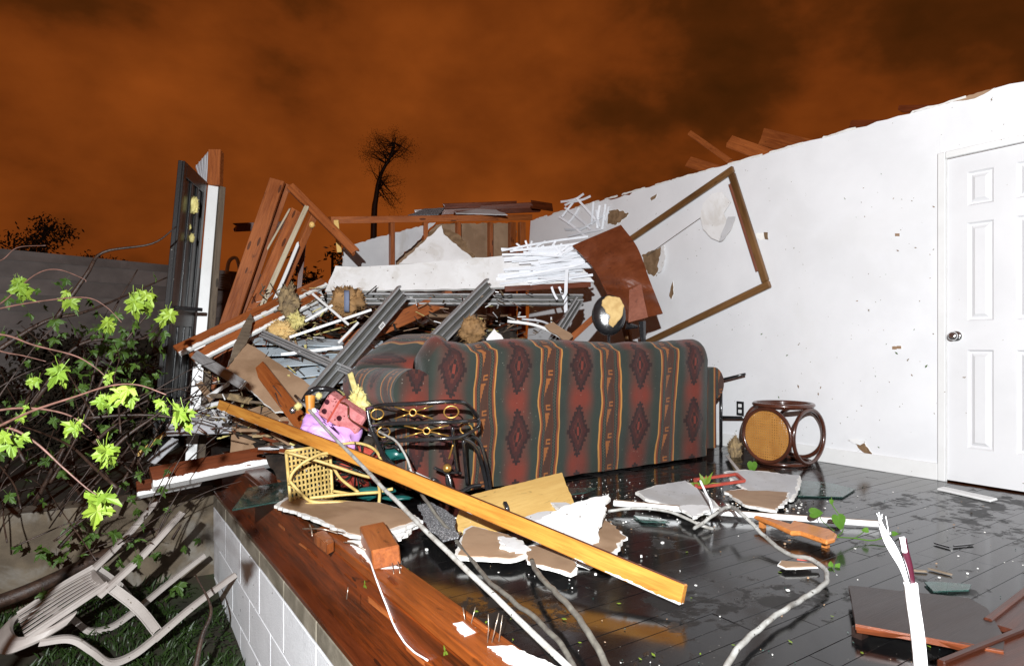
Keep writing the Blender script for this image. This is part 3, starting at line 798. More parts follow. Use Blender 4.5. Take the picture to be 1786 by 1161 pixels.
# lumber showing above the long wall
def over(name, a, b_, d0, d1, wd, th, label, m='mahog', rag=.05):
    """broken rafter resting on the top plate of the long wall, sloping down beyond it"""
    return tag(beam(name, onx(a[0], a[1], d0), onx(b_[0], b_[1], d1), wd, th, m, rag=rag), label, 'lumber')
over('broken_rafter', (1203, 232), (1278, 285), 4.72, 4.64, .05, .05, 'thin splintered rafter poking up over the white wall top', 'stud')
over('broken_rafter', (1328, 238), (1420, 262), 4.76, 4.66, .14, .05, 'wide red rafter end lying flat on the white wall top', 'stud')
over('broken_rafter', (1272, 247), (1350, 275), 4.72, 4.63, .11, .05, 'rafter stub with torn grey end on the white wall top', 'stud')
over('broken_rafter', (1200, 282), (1265, 302), 4.72, 4.64, .10, .05, 'low rafter end on the wall top above the picture frame', 'stud')
over('broken_rafter', (1483, 216), (1560, 215), 4.72, 4.64, .05, .05, 'small dark timber scrap on the wall top right of the rafters')
over('broken_rafter', (1570, 190), (1650, 190), 4.72, 4.64, .05, .05, 'dark splinter on the wall top close to the door')

# leaf scraps and grit blown on to the wall and door
b = MB(); r = random.Random(44)
for i in range(150):
    px, py = r.uniform(980, 1780), r.uniform(290, 800)
    x = WX - .003
    p = onx(px, py, x)
    if p.z > 2.38 or p.z < .14 or (p.y < 1.9 and p.y > 1.17): continue
    a = r.uniform(0, 6.28); q = r.uniform(.002, .006) if r.random() < .75 else r.uniform(.006, .014)
    d = V((0, math.cos(a), math.sin(a))); e2 = V((0, -d.z, d.y))
    b.plate([p - d * q, p + e2 * q * .4, p + d * q * 1.2, p - e2 * q * .5][::1], .0015, V((-1, 0, 0)), (i % 3 == 0,) * 3)
tag(b.build('leaf_scraps', ['torn', 'maple2']), 'tiny leaf scraps and grit stuck to the white wall', kind='stuff')

# =================================================================== SOFA (its back turned to us)
sofa = thing('sofa', (2.8, 3.6, 0), 'long sofa in green and rust southwestern diamond fabric, its back turned outward', 'sofa')
ux = [(1.2, -1.05), (1.718, 0), (2.175, 1), (2.686, 2), (3.21, 3), (3.80, 4), (4.4, 5.0)]
def umap(x):
    for (a, c), (d, e_) in zip(ux, ux[1:]):
        if x <= d: return c + (x - a) / (d - a) * (e_ - c)
    return ux[-1][1]
sec = []                                            # back profile (y, z)
for i in range(18): sec.append((3.235 - .015 * i / 17, .02 + .77 * i / 17))
for i in range(1, 13):
    a = math.pi * i / 12 * .92; sec.append((3.22 + .115 - .115 * math.cos(a), .79 + .115 * math.sin(a)))
for i in range(1, 7): sec.append((sec[29][0] + .05 * i / 6, sec[29][1] - .38 * i / 6))
arc = [0]
for a, c in zip(sec, sec[1:]): arc.append(arc[-1] + math.hypot(c[0] - a[0], c[1] - a[1]))
XL, XR = 1.60, 4.00
def backf(u, v):
    x = XL + (XR - XL) * u; i = v * (len(sec) - 1); k = min(int(i), len(sec) - 2); t = i - k
    y = sec[k][0] * (1 - t) + sec[k + 1][0] * t; z = sec[k][1] * (1 - t) + sec[k + 1][1] * t
    hz = max(0, min(1, (z - .25) / .6))
    z += hz * (.014 * math.sin(x * 3.1 + 1) + .012 * noise.noise(V((x * 7, 1, 1))) + .022 * (u - .35) + .05 * math.exp(-((x - 1.66) / .05) ** 2) - .02 * math.exp(-((x - 1.9) / .12) ** 2))
    y += -.012 * math.sin(math.pi * min(1, z / .8)) + .030 * noise.noise(V((x * 4.2, z * 1.3, 2))) + .010 * noise.noise(V((x * 11, z * 2, 5))) + .006 * noise.noise(V((x * 5, z * 14, 7)))
    # rounded upper corners
    edge = min(x - XL, XR - x)
    if edge < .10: q = 1 - edge / .10; z -= hz * .07 * q * q; y += .03 * q * q
    return (x, y, z)
def backuv(u, v):
    x = XL + (XR - XL) * u; i = v * (len(sec) - 1); k = min(int(i), len(sec) - 2); s_ = arc[k] + (arc[k + 1] - arc[k]) * (i - k)
    return (umap(x) + .065 * noise.noise(V((x * 1.3, s_ * 3.0, 1))) + .03 * noise.noise(V((x * 3, s_ * 7, 8))) - .06 * (s_ - .5) + (.07 if s_ > .83 else 0), (s_ + .02 - .31) / .43)
b = MB(); b.grid(backf, 110, 44, uvfn=backuv)
nu = 110
for side_ in (0, nu):
    idx = [j * (nu + 1) + side_ for j in range(45)]
    b.f.append(tuple(idx if side_ == 0 else idx[::-1])); b.m.append(0)
b.build('back', 'sofa', sofa, smooth=True)
def arm(sx, x_in, yb=3.27, yf=4.12, top=.0):
    prof = [(x_in - sx * .10 * 0 + sx * .12, .06), (x_in + sx * .12, .30), (x_in + sx * .12, .49)]
    cx, cz, rr = x_in + sx * .085, .60 + top, .13
    for i in range(17):
        a = R_(-70 + 250 * i / 16); prof.append((cx + sx * rr * math.cos(a), cz + rr * math.sin(a)))
    prof.append((x_in - sx * .045, .42)); prof.append((x_in - sx * .045, .08))
    al = [0]
    for a, c in zip(prof, prof[1:]): al.append(al[-1] + math.hypot(c[0] - a[0], c[1] - a[1]))
    b = MB(); n = len(prof) - 1
    def f(u, v):
        k = min(int(u * n + 1e-6), n); x, z = prof[k]; y = yb + (yf - yb) * v
        return (x + .006 * noise.noise(V((x * 5, y * 6, z * 5))), y, z + .008 * noise.noise(V((x * 7, y * 5, z))))
    b.grid(f, n, 24, uvfn=lambda u, v: (.25 + (yf - yb) * v / .46, al[min(int(u * n + 1e-6), n)] / .43 + .2))
    for v0 in (0, 24):
        idx = [v0 * (n + 1) + i for i in range(n + 1)]
        o = len(b.v)
        for i in idx:
            b.uv[len(b.v)] = (.0 + (b.v[i].x - x_in) / .5 + .15, b.v[i].z / .43 + .2); b.v.append(b.v[i].copy())
        b.f.append(tuple(range(o, o + n + 1)) if v0 else tuple(range(o + n, o - 1, -1))); b.m.append(0)
    return b.build('arm', 'sofa', sofa, smooth=True)
arm(-1, 1.60, top=.01); arm(1, 4.00, top=-.03)
b = MB(); b.abox(1.63, 3.97, 3.42, 4.1, .07, .34); b.build('seat_base', 'sofa', sofa, bevel=.02)
for i in range(3):
    x0 = 1.66 + i * .772
    b = MB(); b.abox(x0, x0 + .76, 3.52, 4.14, .345, .48); b.build('seat_cushion', 'sofa', sofa, bevel=.04)
for (x, y) in ((1.6, 3.33), (4.0, 3.33), (1.6, 4.0), (4.0, 4.0)):
    b = MB(); b.tube([(x, y, 0), (x, y, .08)], [.02, .03], 10); b.build('foot', 'dkrattan', sofa)
# loose cushion slumped over the left arm
b = MB()
cm = basis(V((.80, .42, .42)).normalized(), V((-.45, .9, 0)).normalized(), V((-.40, -.2, .9)).normalized(), V((0, 0, 0)))
def cush(u, v):
    th, ph = u * 6.2832, (v - .5) * math.pi
    se = lambda a, p: math.copysign(abs(a) ** p, a)
    return at(702, 624, 4.25) + cm @ V((.29 * se(math.cos(ph), .5) * se(math.cos(th), .5), .26 * se(math.cos(ph), .5) * se(math.sin(th), .5), .09 * se(math.sin(ph), .7)))
b.grid(cush, 32, 16, uvfn=lambda u, v: (math.cos((v - .5) * math.pi) * math.cos(u * 6.2832) * .7 + .3, math.cos((v - .5) * math.pi) * math.sin(u * 6.2832) * .7))
tag(b.build('back_cushion', 'sofa', smooth=True), 'dark patterned cushion slumped behind the rolled sofa arm', 'cushion')

# =================================================================== PICTURE FRAME askew on the wall
fx = WX - .002
ev, fv_ = V((0, .945, -.327)), V((0, -.327, -.945))
TR = V((fx - .02, 3.45, 2.41)); H_, L_ = 1.13, 1.72
fr = thing('picture_frame', (fx, 3.7, 1.0), 'large empty brown picture frame hanging askew on the white wall', 'picture frame')
bwid, bth = .062, .034
def fbar(p, q): beam('frame_bar', p, q, bwid, bth, 'frame', fr, n=(-1, 0, 0), bevel=.008)
fbar(TR + fv_ * bwid / 2, TR + fv_ * bwid / 2 + ev * L_)
fbar(TR + fv_ * (H_ - bwid / 2), TR + fv_ * (H_ - bwid / 2) + ev * L_)
fbar(TR + ev * bwid / 2 + fv_ * (bwid + .001), TR + ev * bwid / 2 + fv_ * (H_ - bwid - .001))
fbar(TR + ev * (L_ - bwid / 2) + fv_ * (bwid + .001), TR + ev * (L_ - bwid / 2) + fv_ * (H_ - bwid - .001))
# inner lip of pinkish raw wood along the right side
beam('inner_lip', TR + ev * (bwid + .012) + fv_ * (bwid + .05), TR + ev * (bwid + .012) + fv_ * (H_ - .16), .024, .02, 'rose', fr, n=(-1, 0, 0), bevel=.003, rag=.03)
# torn white backing paper
pp = [onx(a, c, fx - .024) for a, c in ((1258, 335), (1240, 338), (1226, 355), (1221, 378), (1226, 400), (1240, 415), (1254, 421), (1259, 405), (1268, 385), (1262, 372), (1275, 352))]
sheet('torn_backing', pp, .003, ['board', 'paper', 'gyp'], parent=fr, step=.02, amp=.003, seed=3)
pp = [onx(a, c, fx - .034) for a, c in ((1259, 405), (1270, 378), (1283, 378), (1276, 398), (1262, 418), (1254, 421))]
sheet('torn_backing', pp, .003, ['greyboard', 'paper', 'gyp'], parent=fr, step=.02, amp=.006, seed=7)
b = MB(); b.tube(spline([onx(1128, 446, fx - .02), onx(1190, 402, fx - .02), onx(1262, 352, fx - .02)], 4), .0025, 6); b.build('hanging_wire', 'cabledark', fr)

# =================================================================== OUTLET, black bars, insulation tuft
op = thing('power_outlet', onx(1291, 712, WX), 'small black outlet plate standing out from the white wall', 'outlet')
c0 = onx(1291, 712, WX - .006)
b = MB(); b.box(c0, V((.005, 0, 0)), V((0, .036, 0)), V((0, 0, .06))); b.build('plate', 'black', op, bevel=.003)
for dz in (.024, -.024):
    b = MB(); b.box(c0 + V((-.004, 0, dz)), V((.004, 0, 0)), V((0, .018, 0)), V((0, 0, .016))); b.build('socket', 'trim', op, bevel=.004)
br = thing('metal_bracket', onx(1285, 740, 4.5), 'two black metal bars jutting between sofa arm and wall', 'bracket')
for (a, c, d, e_, rr) in ((1258, 662, 1300, 652, .011), (1258, 727, 1308, 728, .012)):
    b = MB(); b.tube([onx(a, c, 4.40), onx(d, e_, 4.44)], rr, 8); b.build('bar', 'black', br, smooth=True)
b = MB(); b.tube([onx(1258, 662, 4.40), V((4.40, onx(1258, 662, 4.40).y, .02))], .011, 8); b.build('upright', 'black', br, smooth=True)
def lump(name, c, rx, ry, rz, m, label, cat, seed=0, amp=.35, n=18, parent=None, rot=0):
    b = MB(); c = V(c)
    ro = Matrix.Rotation(rot, 3, FW)
    def f(u, v):
        th, ph = u * 6.2832, (v - .5) * math.pi
        d = V((math.cos(ph) * math.cos(th), math.cos(ph) * math.sin(th), math.sin(ph)))
        k = 1 + amp * 1.1 * noise.noise(d * 1.9 + V((seed, 0, 0))) + amp * .8 * noise.noise(d * 5 + V((0, seed, 0))) + amp * .5 * noise.noise(d * 12 + V((0, 0, seed)))
        l = d * k
        return c + ro @ (RT * l.x * rx + FW * l.y * ry + Z * l.z * rz)
    b.grid(f, n * 2, n)
    if m in ('insul', 'insulbrown', 'foam', 'tanfoam'):      # loose fibres
        rf_ = random.Random(seed); vs = list(b.v); rm = (rx + ry + rz) / 3
        for i in range(420):
            p = rf_.choice(vs); d = (p - c).normalized() + V((rf_.gauss(0, .8), rf_.gauss(0, .8), rf_.gauss(0, .8))); d = d.normalized() * rm * rf_.uniform(.1, .42)
            e2 = d.cross(V((rf_.gauss(0, 1), rf_.gauss(0, 1), rf_.gauss(0, 1)))).normalized() * rm * rf_.uniform(.015, .07)
            b.add([p - e2, p + e2, p + d * .6 + e2 * .7, p + d], [(0, 1, 2), (0, 2, 3)])
    o = b.build(name, m, parent, smooth=True)
    return tag(o, label, cat) if label else o
lump('insulation_tuft', at(1281, 782, 4.95), .05, .05, .08, 'insul', 'brown insulation tuft on the floor between sofa and cane stool', 'insulation', 3)

# =================================================================== BENTWOOD STOOL with cane seat, on its side
sc = onz(1366, 806, 0)
tocam = -(FW + RT * .43).normalized(); side1 = V((tocam.y, -tocam.x, 0))
if side1.dot(RT) > 0: side1 = -side1                      # image left
nA = (tocam * math.cos(R_(33)) + side1 * math.sin(R_(33))).normalized()     # cane face
nB = V((-nA.y, nA.x, 0))
if nB.dot(RT) < 0: nB = -nB
st = thing('cane_stool', sc, 'dark bentwood stool tipped on its side with an orange cane seat', 'stool')
hs = .205; scn = sc + Z * (hs + .013)
def ring(c, n, rad, r, nseg=40, squash=1.0):
    n = n.normalized(); a = n.cross(Z).normalized() if abs(n.z) < .9 else nA.copy(); bb_ = n.cross(a)
    return [c + a * math.cos(6.2832 * i / nseg) * rad + bb_ * math.sin(6.2832 * i / nseg) * rad * squash for i in range(nseg)]
for nm, n in (('seat_ring', nA), ('side_ring', nB), ('side_ring', -nB), ('base_ring', -nA), ('side_ring', Z), ('side_ring', -Z)):
    b = MB(); b.tube(ring(scn + n * hs, n, .193, .014), .0145 if abs(n.z) < .5 else .013, 8, closed=True); b.build(nm, 'dkrattan', st, smooth=True)
b = MB(); b.tube(ring(scn + Z * (hs + .012), Z, .205, .016), .015, 8, closed=True); b.build('outer_ring', 'dkrattan', st, smooth=True)
b = MB(); a = nA.cross(Z).normalized(); c_ = scn + nA * hs; pitch = .0185
i = -10
while i <= 10:
    t = i * pitch; hl = math.sqrt(max(0, .183 ** 2 - t * t))
    if hl > .01:
        b.box(c_ + a * t, a * .0058, Z * hl, nA * .0012); b.box(c_ + Z * t + nA * .002, Z * .0058, a * hl, nA * .0012)
    i += 1
b.build('cane_seat', 'cane', st)

# =================================================================== BISTRO CHAIR, black iron and brass
bc = thing('bistro_chair', onz(790, 880, 0), 'black iron bistro chair with brass rings toppled against the sofa', 'chair')
def bt(pts, r, m='black', nm='rail', k=6, flat=1, n=6):
    b = MB(); b.tube(spline([at(*p) for p in pts], k), r, n, flat=flat); return b.build(nm, m, bc, smooth=True)
bt([(640, 712, 3.45), (665, 706, 3.3), (720, 704, 3.24), (795, 700, 3.26), (818, 708, 3.36), (833, 727, 3.5)], .0115)
bt([(648, 742, 3.45), (675, 739, 3.3), (730, 737, 3.24), (800, 735, 3.26), (833, 733, 3.5)], .0115)
bt([(660, 772, 3.45), (690, 768, 3.3), (740, 766, 3.24), (800, 762, 3.26), (834, 745, 3.5)], .0115)
bt([(640, 712, 3.45), (646, 742, 3.44), (660, 775, 3.44)], .010, nm='side_post')
bt([(833, 727, 3.5), (836, 738, 3.5), (833, 748, 3.5)], .010, nm='side_post')
for (cx, cy, d, rx) in ((720, 719, 3.25, .017), (744, 751, 3.25, .017), (787, 718, 3.27, .036), (658, 722, 3.36, .032), (669, 753, 3.36, .032), (813, 748, 3.4, .03)):
    c = at(cx, cy, d); t_ = R_(25 if rx > .02 else 0)
    b = MB(); b.tube([c + RT * math.cos(6.2832 * i / 22) * rx * (1 if rx < .02 else 1.05) + (Z * math.cos(t_) + FW * math.sin(t_)) * math.sin(6.2832 * i / 22) * rx * (1 if rx < .02 else .9) for i in range(22)], .0045, 6, closed=True)
    b.build('brass_ring', 'gold', bc, smooth=True)
for (x0, y0, x1, y1, cx, cy) in ((688, 709, 755, 730, 720, 719), (688, 730, 755, 707, 720, 719), (705, 742, 783, 760, 744, 751), (705, 762, 783, 741, 744, 751)):
    for (p, q) in (((x0, y0), .3), ((x1, y1), .7)):
        e0 = at(p[0], p[1], 3.26); c = at(cx, cy, 3.25); b = MB(); b.tube([e0, c + (e0 - c).normalized() * .018], .004, 6); b.build('brass_rod', 'gold', bc, smooth=True)
bt([(770, 764, 3.3), (805, 764, 3.35), (828, 778, 3.42), (840, 810, 3.52), (848, 845, 3.58), (851, 868, 3.6)], .012, nm='leg')
bt([(815, 758, 3.45), (835, 768, 3.48), (846, 800, 3.52), (853, 835, 3.58), (856, 862, 3.62)], .010, nm='leg')
bt([(789, 745, 3.3), (793, 790, 3.4), (798, 825, 3.45)], .010, nm='leg')
bt([(808, 768, 3.35), (811, 805, 3.45), (815, 845, 3.52)], .010, nm='leg')
bt([(646, 745, 3.45), (662, 780, 3.4), (675, 805, 3.3), (705, 838, 3.2), (735, 858, 3.1)], .013, nm='leg')
bt([(663, 775, 3.5), (668, 790, 3.46), (690, 815, 3.4), (715, 835, 3.36), (745, 855, 3.3)], .012, nm='leg')
bt([(665, 795, 3.48), (668, 778, 3.46), (682, 773, 3.42), (697, 785, 3.4)], .010, nm='scroll')
bt([(748, 842, 3.35), (757, 836, 3.35), (768, 845, 3.36), (765, 856, 3.36), (785, 850, 3.4), (782, 828, 3.42), (775, 823, 3.42)], .010, nm='scroll')
bt([(780, 825, 3.42), (782, 845, 3.42), (800, 858, 3.44), (822, 848, 3.5), (838, 846, 3.54)], .012, nm='scroll')
bt([(757, 815, 3.4), (775, 822, 3.42), (805, 825, 3.46)], .008, nm='scroll')
bt([(790, 775, 3.32), (783, 800, 3.35)], .005, 'gold', 'brass_rod')
b = MB(); lathe_x(b, at(780, 816, 3.38) + V((.024, 0, 0)), [(.0, .0)] + [(.024 - .024 * math.cos(R_(20 * i)), .024 * math.sin(R_(20 * i))) for i in range(1, 9)] + [(.048, .001)], 14)
b.build('brass_knob', 'gold', bc, smooth=True)

# =================================================================== SPLIT VINYL BACKREST and bent brown veneer
vb = thing('vinyl_backrest', at(1062, 583, 4.75), 'round black vinyl backrest with torn tan foam peeking over the sofa', 'chair back')
vc = at(1062, 549, 4.75); vn = -(FW * .93 + RT * .05 - Z * .1).normalized(); va = vn.cross(Z).normalized(); vz = va.cross(vn)
b = MB()
def disc(u, v):
    th = u * 6.2832; rr = [0, .5, .8, .93, 1.0, 1.0, .9, .0][min(int(v * 7 + 1e-6), 7)]; h = [.045, .042, .034, .022, .0, -.02, -.04, -.04][min(int(v * 7 + 1e-6), 7)]
    return vc + va * math.cos(th) * rr * .128 + vz * math.sin(th) * rr * .155 + vn * h
b.grid(disc, 36, 7); b.build('vinyl_pad', 'black', vb, smooth=True)
pts = [vc + va * (-(x - 1062) / FPX * 4.75) * -1 * (1 if va.dot(RT) > 0 else -1) + vz * ((549 - y) / FPX * 4.75) + vn * .05 for x, y in ((1050, 524), (1062, 517), (1080, 520), (1088, 535), (1084, 552), (1076, 562), (1068, 573), (1060, 566), (1063, 553), (1055, 545), (1048, 534))]
b = MB(); b.plate(jag(pts, .014, .005, 2), .03, vn); b.build('exposed_foam', 'tanfoam', vb, bevel=.005)
b = MB(); b.tube([vc - vn * .03 - vz * .10, vc - vn * .06 - vz * .62], .012, 8); b.build('stem', 'black', vb, smooth=True)

LC = spline([V((998, 428, 5.75)), V((1035, 468, 5.6)), V((1060, 515, 5.45)), V((1090, 560, 5.25))], 8)
RC = spline([V((1083, 392, 5.75)), V((1112, 432, 5.55)), V((1133, 488, 5.35)), V((1156, 546, 5.05))], 8)
b = MB()
def ven(u, v):
    i = v * (len(LC) - 1); k = min(int(i), len(LC) - 2); t = i - k
    a = LC[k].lerp(LC[k + 1], t); c = RC[k].lerp(RC[k + 1], t); p = a.lerp(c, u)
    fold = .06 * math.exp(-((v - .55 - .25 * u) / .07) ** 2)
    return at(p.x, p.y, p.z - .10 * math.sin(math.pi * u) * (.4 + .6 * v) + fold + .02 * noise.noise(V((u * 4, v * 6, 0))))
b.grid(ven, 14, 30)
vn_ = thing('veneer_panel', at(1120, 572, 5.2), 'bent brown veneer cabinet panel buckled against the white wall', 'panel')
b.build('veneer', 'panel', vn_, solid=.008)
sheet('door_flap', [at(1098, 505, 5.12), at(1118, 495, 5.1), at(1130, 553, 4.98), at(1096, 562, 5.02)], .012, ['rose', 'panel', 'panel'], parent=vn_, step=.05, amp=.003)
for (a, c, d, e_, f, g_) in ((1120, 560, 5.05, 1124, 640, 5.05), (1092, 568, 5.15, 1112, 570, 5.15)):
    b = MB(); b.tube([at(a, c, d), at(e_, f, g_)], [.03, .012], 6); b.build('bracket_leg', 'black', vn_)

# =================================================================== WRECKAGE HEAP behind the sofa
def heap(x, y):
    a = max(0, 1 - ((x - 2.3) / 1.45) ** 2) * max(0, 1 - ((y - 5.25) / 1.25) ** 2)
    h1 = .78 * math.sqrt(a) * (.8 + .5 * noise.noise(V((x * 2.1, y * 2.1, 4))))
    rd = max(0, 1 - ((y - 6.25) / .45) ** 2) * max(0, min(1, (x - 1.1) / .5)) * max(0, min(1, (4.4 - x) / .4))
    return max(h1, 1.22 * math.sqrt(rd) * (.9 + .25 * noise.noise(V((x * 3.1, y * 2.1, 9))))) - .02
b = MB()
b.grid(lambda u, v: (.95 + u * 3.5, 4.0 + v * 2.7, heap(.95 + u * 3.5, 4.0 + v * 2.7) + .07 * noise.noise(V((u * 22, v * 17, 1))) - .02), 70, 50)
r = random.Random(77)
for i in range(1300):                                       # splinters, laths and scraps mixed into the heap
    x, y = r.uniform(.95, 4.2), r.uniform(4.1, 6.4); z = heap(x, y)
    if z < .03: continue
    a = r.uniform(0, 6.28); d = V((math.cos(a), math.sin(a), r.uniform(-.3, .4))).normalized(); L = r.uniform(.05, .26)
    s_ = d.cross(Z).normalized(); n_ = s_.cross(d)
    b.box(V((x, y, z + r.uniform(-.01, .05))), d * L, s_ * r.uniform(.006, .03), n_ * r.uniform(.003, .012), r.choice([0, 0, 0, 0, 0, 1, 1, 2, 2, 3, 4, 5, 6]))
tag(b.build('rubble_heap', ['rubble', 'mahog', 'grey_wood', 'insul', 'paper', 'greyboard', 'foam']), 'dark heap of wet splinters and scraps behind the sofa', kind='stuff')

def bm_(name, p, q, wide, thick, m, label, cat='timber', **kw):
    g_ = kw.pop('group', None)
    return tag(beam(name, at(*p), at(*q), wide, thick, m, **kw), label, cat, g_)
# leaning studs at the left
bm_('leaning_stud', (352, 700, 5.55), (484, 314, 6.0), .14, .04, 'stud', 'widest leaning reddish stud, foremost of the splayed timbers', roll=-20)
bm_('leaning_stud', (385, 660, 5.75), (502, 322, 6.15), .055, .04, 'stud', 'slim orange stud leaning right behind the widest stud', roll=10)
bm_('leaning_stud', (395, 650, 5.7), (519, 368, 6.1), .13, .04, 'stud', 'short sawn stud in the middle of the splayed timbers', roll=15)
bm_('leaning_stud', (432, 640, 5.8), (548, 372, 6.2), .07, .06, 'stud', 'rear leaning stud holding the sloping brace', roll=30)
bm_('fallen_brace', (503, 322, 6.12), (622, 442, 6.05), .085, .04, 'stud', 'reddish brace sloping down from the top of the leaning studs', roll=-18, rag=.04)
bm_('lath_strip', (408, 650, 5.6), (536, 358, 6.05), .045, .012, 'paleslat', 'pale split lath lying along the leaning studs', warp=.01, rag=.05)
bm_('lath_strip', (425, 640, 5.62), (522, 420, 5.95), .03, .010, 'trim', 'thin white painted lath beside the pale split lath', warp=-.01, rag=.05)
bm_('lath_strip', (418, 520, 5.9), (508, 360, 6.1), .018, .010, 'paleslat', 'thin pale splinter rising behind the short sawn stud', rag=.05)
bm_('back_stud', (512, 600, 6.4), (530, 420, 6.5), .05, .05, 'mahog', 'dark short stud standing in the gap behind the leaning studs')
bm_('back_stud', (480, 610, 6.4), (512, 440, 6.5), .05, .05, 'mahog', 'dark tilted stud beside the short dark stud')
bm_('roof_timber', (405, 397, 8.8), (520, 392, 9.2), .12, .05, 'mahog', 'dark horizontal roof timber behind the leaning studs', rag=.08)
lump('paper_cup', at(544, 392, 6.1), .028, .028, .03, 'pine', 'pale paper cup caught on the leaning studs', 'cup', 5, .1)
beam('post_leg', at(592, 440, 6.6), at(586, 384, 6.68), .05, .02, 'pine'); tag(S.objects['post_leg'], 'pale wood block hanging below the far top plate', 'wood block')

# painted rails and planks sloping up from the left
bm_('painted_plank', (308, 612, 4.75), (566, 492, 5.6), .10, .035, ['stud_paint', 'trim'], 'reddish plank with white painted top edge, upper of two', paint='+y', roll=-38)
bm_('painted_plank', (336, 626, 4.75), (560, 515, 5.5), .10, .035, ['stud_paint', 'trim'], 'reddish plank with white painted top edge, lower of two', paint='+y', roll=-38)
bm_('metal_rail', (340, 618, 4.65), (425, 672, 4.4), .07, .03, 'alu', 'short grey metal rail crossing under the painted planks')
sheet('drywall_scrap', [at(440, 540, 5.3), at(560, 505, 5.6), at(572, 540, 5.5), at(470, 600, 5.2)], .012, ['greyboard', 'paper', 'gyp'], 'dirty grey drywall strip below the painted planks', 'drywall', seed=8)

# pale blue siding boards
sd = thing('fallen_siding', at(545, 672, 4.7), 'pale blue clapboard siding sheet lying in the wreckage', 'siding')
c0, c1, c2, c3 = at(432, 585, 5.25), at(668, 596, 5.35), at(668, 652, 4.75), at(500, 690, 4.65)
for i in range(5):
    t0, t1 = i / 5, (i + 1.06) / 5
    q = [c0.lerp(c3, t0), c1.lerp(c2, t0), c1.lerp(c2, t1), c0.lerp(c3, t1)]
    upn = (q[1] - q[0]).cross(q[3] - q[0]).normalized(); upn = upn if upn.z > 0 else -upn
    q[2] += upn * .02; q[3] += upn * .02
    sheet('clapboard', q, .006, ['vinyl'] * 3, parent=sd, step=.2, amp=.003, seed=i)

# aluminium window and door frame members
def channel(name, p, q, wd, label, cat='frame', sticker=False, roll=0, dep=.045, n=None):
    p, q = at(*p), at(*q); x = (q - p).normalized(); L = (q - p).length; mid = (p + q) / 2
    n = V(n) if n is not None else CAM - mid
    n = (n - x * n.dot(x)).normalized(); n = Matrix.Rotation(R_(roll), 3, x) @ n; y = n.cross(x)
    t = thing(name, p if p.z < q.z else q, label, cat)
    mt = basis(x, y, n, mid)
    def pc(nm, y0, y1, z0, z1, m):
        b = MB(); b.box(mid + y * (y0 + y1) / 2 + n * (z0 + z1) / 2, x * L / 2, y * (y1 - y0) / 2, n * (z1 - z0) / 2); return b.build(nm, m, t, mtx=mt)
    pc('web', -wd / 2, wd / 2, -dep, -dep + .008, 'alu')
    pc('flange', -wd / 2 - .001, -wd / 2 + .014, -dep + .009, 0, 'alu'); pc('flange', wd / 2 - .014, wd / 2 + .001, -dep + .009, 0, 'alu')
    pc('fin', -.006, .004, -dep + .009, -.006, 'alu')
    pc('groove', .006, wd / 2 - .016, -dep + .009, -dep + .012, 'aludark'); pc('groove', -wd / 2 + .016, -.008, -dep + .009, -dep + .012, 'aludark')
    if sticker:
        b = MB(); c = mid + x * L * .17 - y * (wd / 2 - .02) + n * .002; b.box(c, x * .035, y * .018, n * .001)
        k = b.build('sticker', 'board', t)
        for s_ in (-.015, .0, .015):
            b = MB(); b.box(c + x * s_ + n * .0015, x * .004, y * .008, n * .0006); b.build('print_mark', 'black', k)
    return t
channel('door_track', (552, 688, 4.45), (706, 508, 5.25), .125, 'grey aluminium door track with a small white sticker', sticker=True, roll=25)
channel('door_track', (745, 612, 4.75), (858, 496, 5.4), .125, 'grey aluminium door track rising behind the sofa corner', roll=25)
channel('frame_rail', (570, 520, 5.4), (1018, 522, 5.75), .10, 'long whitish window rail under the fallen ceiling panel', roll=-20)
channel('frame_rail', (968, 592, 5.2), (1012, 522, 5.7), .08, 'short aluminium rail dropping from the long window rail', roll=15)
channel('frame_rail', (455, 580, 4.95), (610, 648, 4.6), .055, 'slim grey rail sloping across the blue siding', roll=-10)
channel('frame_rail', (602, 668, 4.5), (742, 588, 4.75), .05, 'slim grey rail running up toward the sofa corner', roll=20)
channel('frame_rail', (600, 685, 4.4), (650, 655, 4.45), .08, 'short pale rail lying beside the sofa arm', roll=15)
for (p, q, lb) in (((505, 588, 4.95), (648, 540, 5.15), 'thin white strip rising over the rubble beside the insulation roll'),
                   ((545, 512, 5.2), (608, 566, 4.95), 'thin white strip sloping down in front of the insulation roll'),
                   ((532, 560, 5.05), (580, 532, 5.15), 'short thin white strip crossing the sloping one'),
                   ((590, 598, 4.9), (625, 562, 5.05), 'short thin white strip standing by the door track'),
                   ((490, 618, 4.8), (598, 605, 4.9), 'thin white strip lying flat over the blue siding')):
    bm_('white_strip', p, q, .02, .010, 'trim', lb, 'strip', bevel=.002)
bm_('fallen_board', (600, 600, 5.15), (790, 515, 5.7), .13, .03, 'stud', 'reddish board lying between the door tracks under the ceiling panel')
bm_('fallen_board', (985, 600, 5.0), (1045, 545, 5.3), .05, .03, ['stud_paint', 'trim'], 'short orange board with white edge beside the vinyl backrest', paint='-y')
# fallen ceiling slab
sl = thing('ceiling_slab', at(800, 510, 5.6), 'long white fallen ceiling slab lying across the wreckage', 'ceiling panel')
fr_ = [at(567, 507, 5.50), at(585, 463, 5.62), at(620, 466, 5.64), at(700, 462, 5.70), at(820, 451, 5.80), at(990, 436, 5.92), at(1036, 492, 5.82), at(900, 500, 5.70), at(740, 505, 5.60)]
sheet('drywall', fr_, .03, ['board', 'paper', 'gyp'], parent=sl, step=.05, amp=.004, seed=3)
beam('batten', at(880, 504, 5.66), at(1030, 496, 5.8), .05, .03, 'mahog', sl)
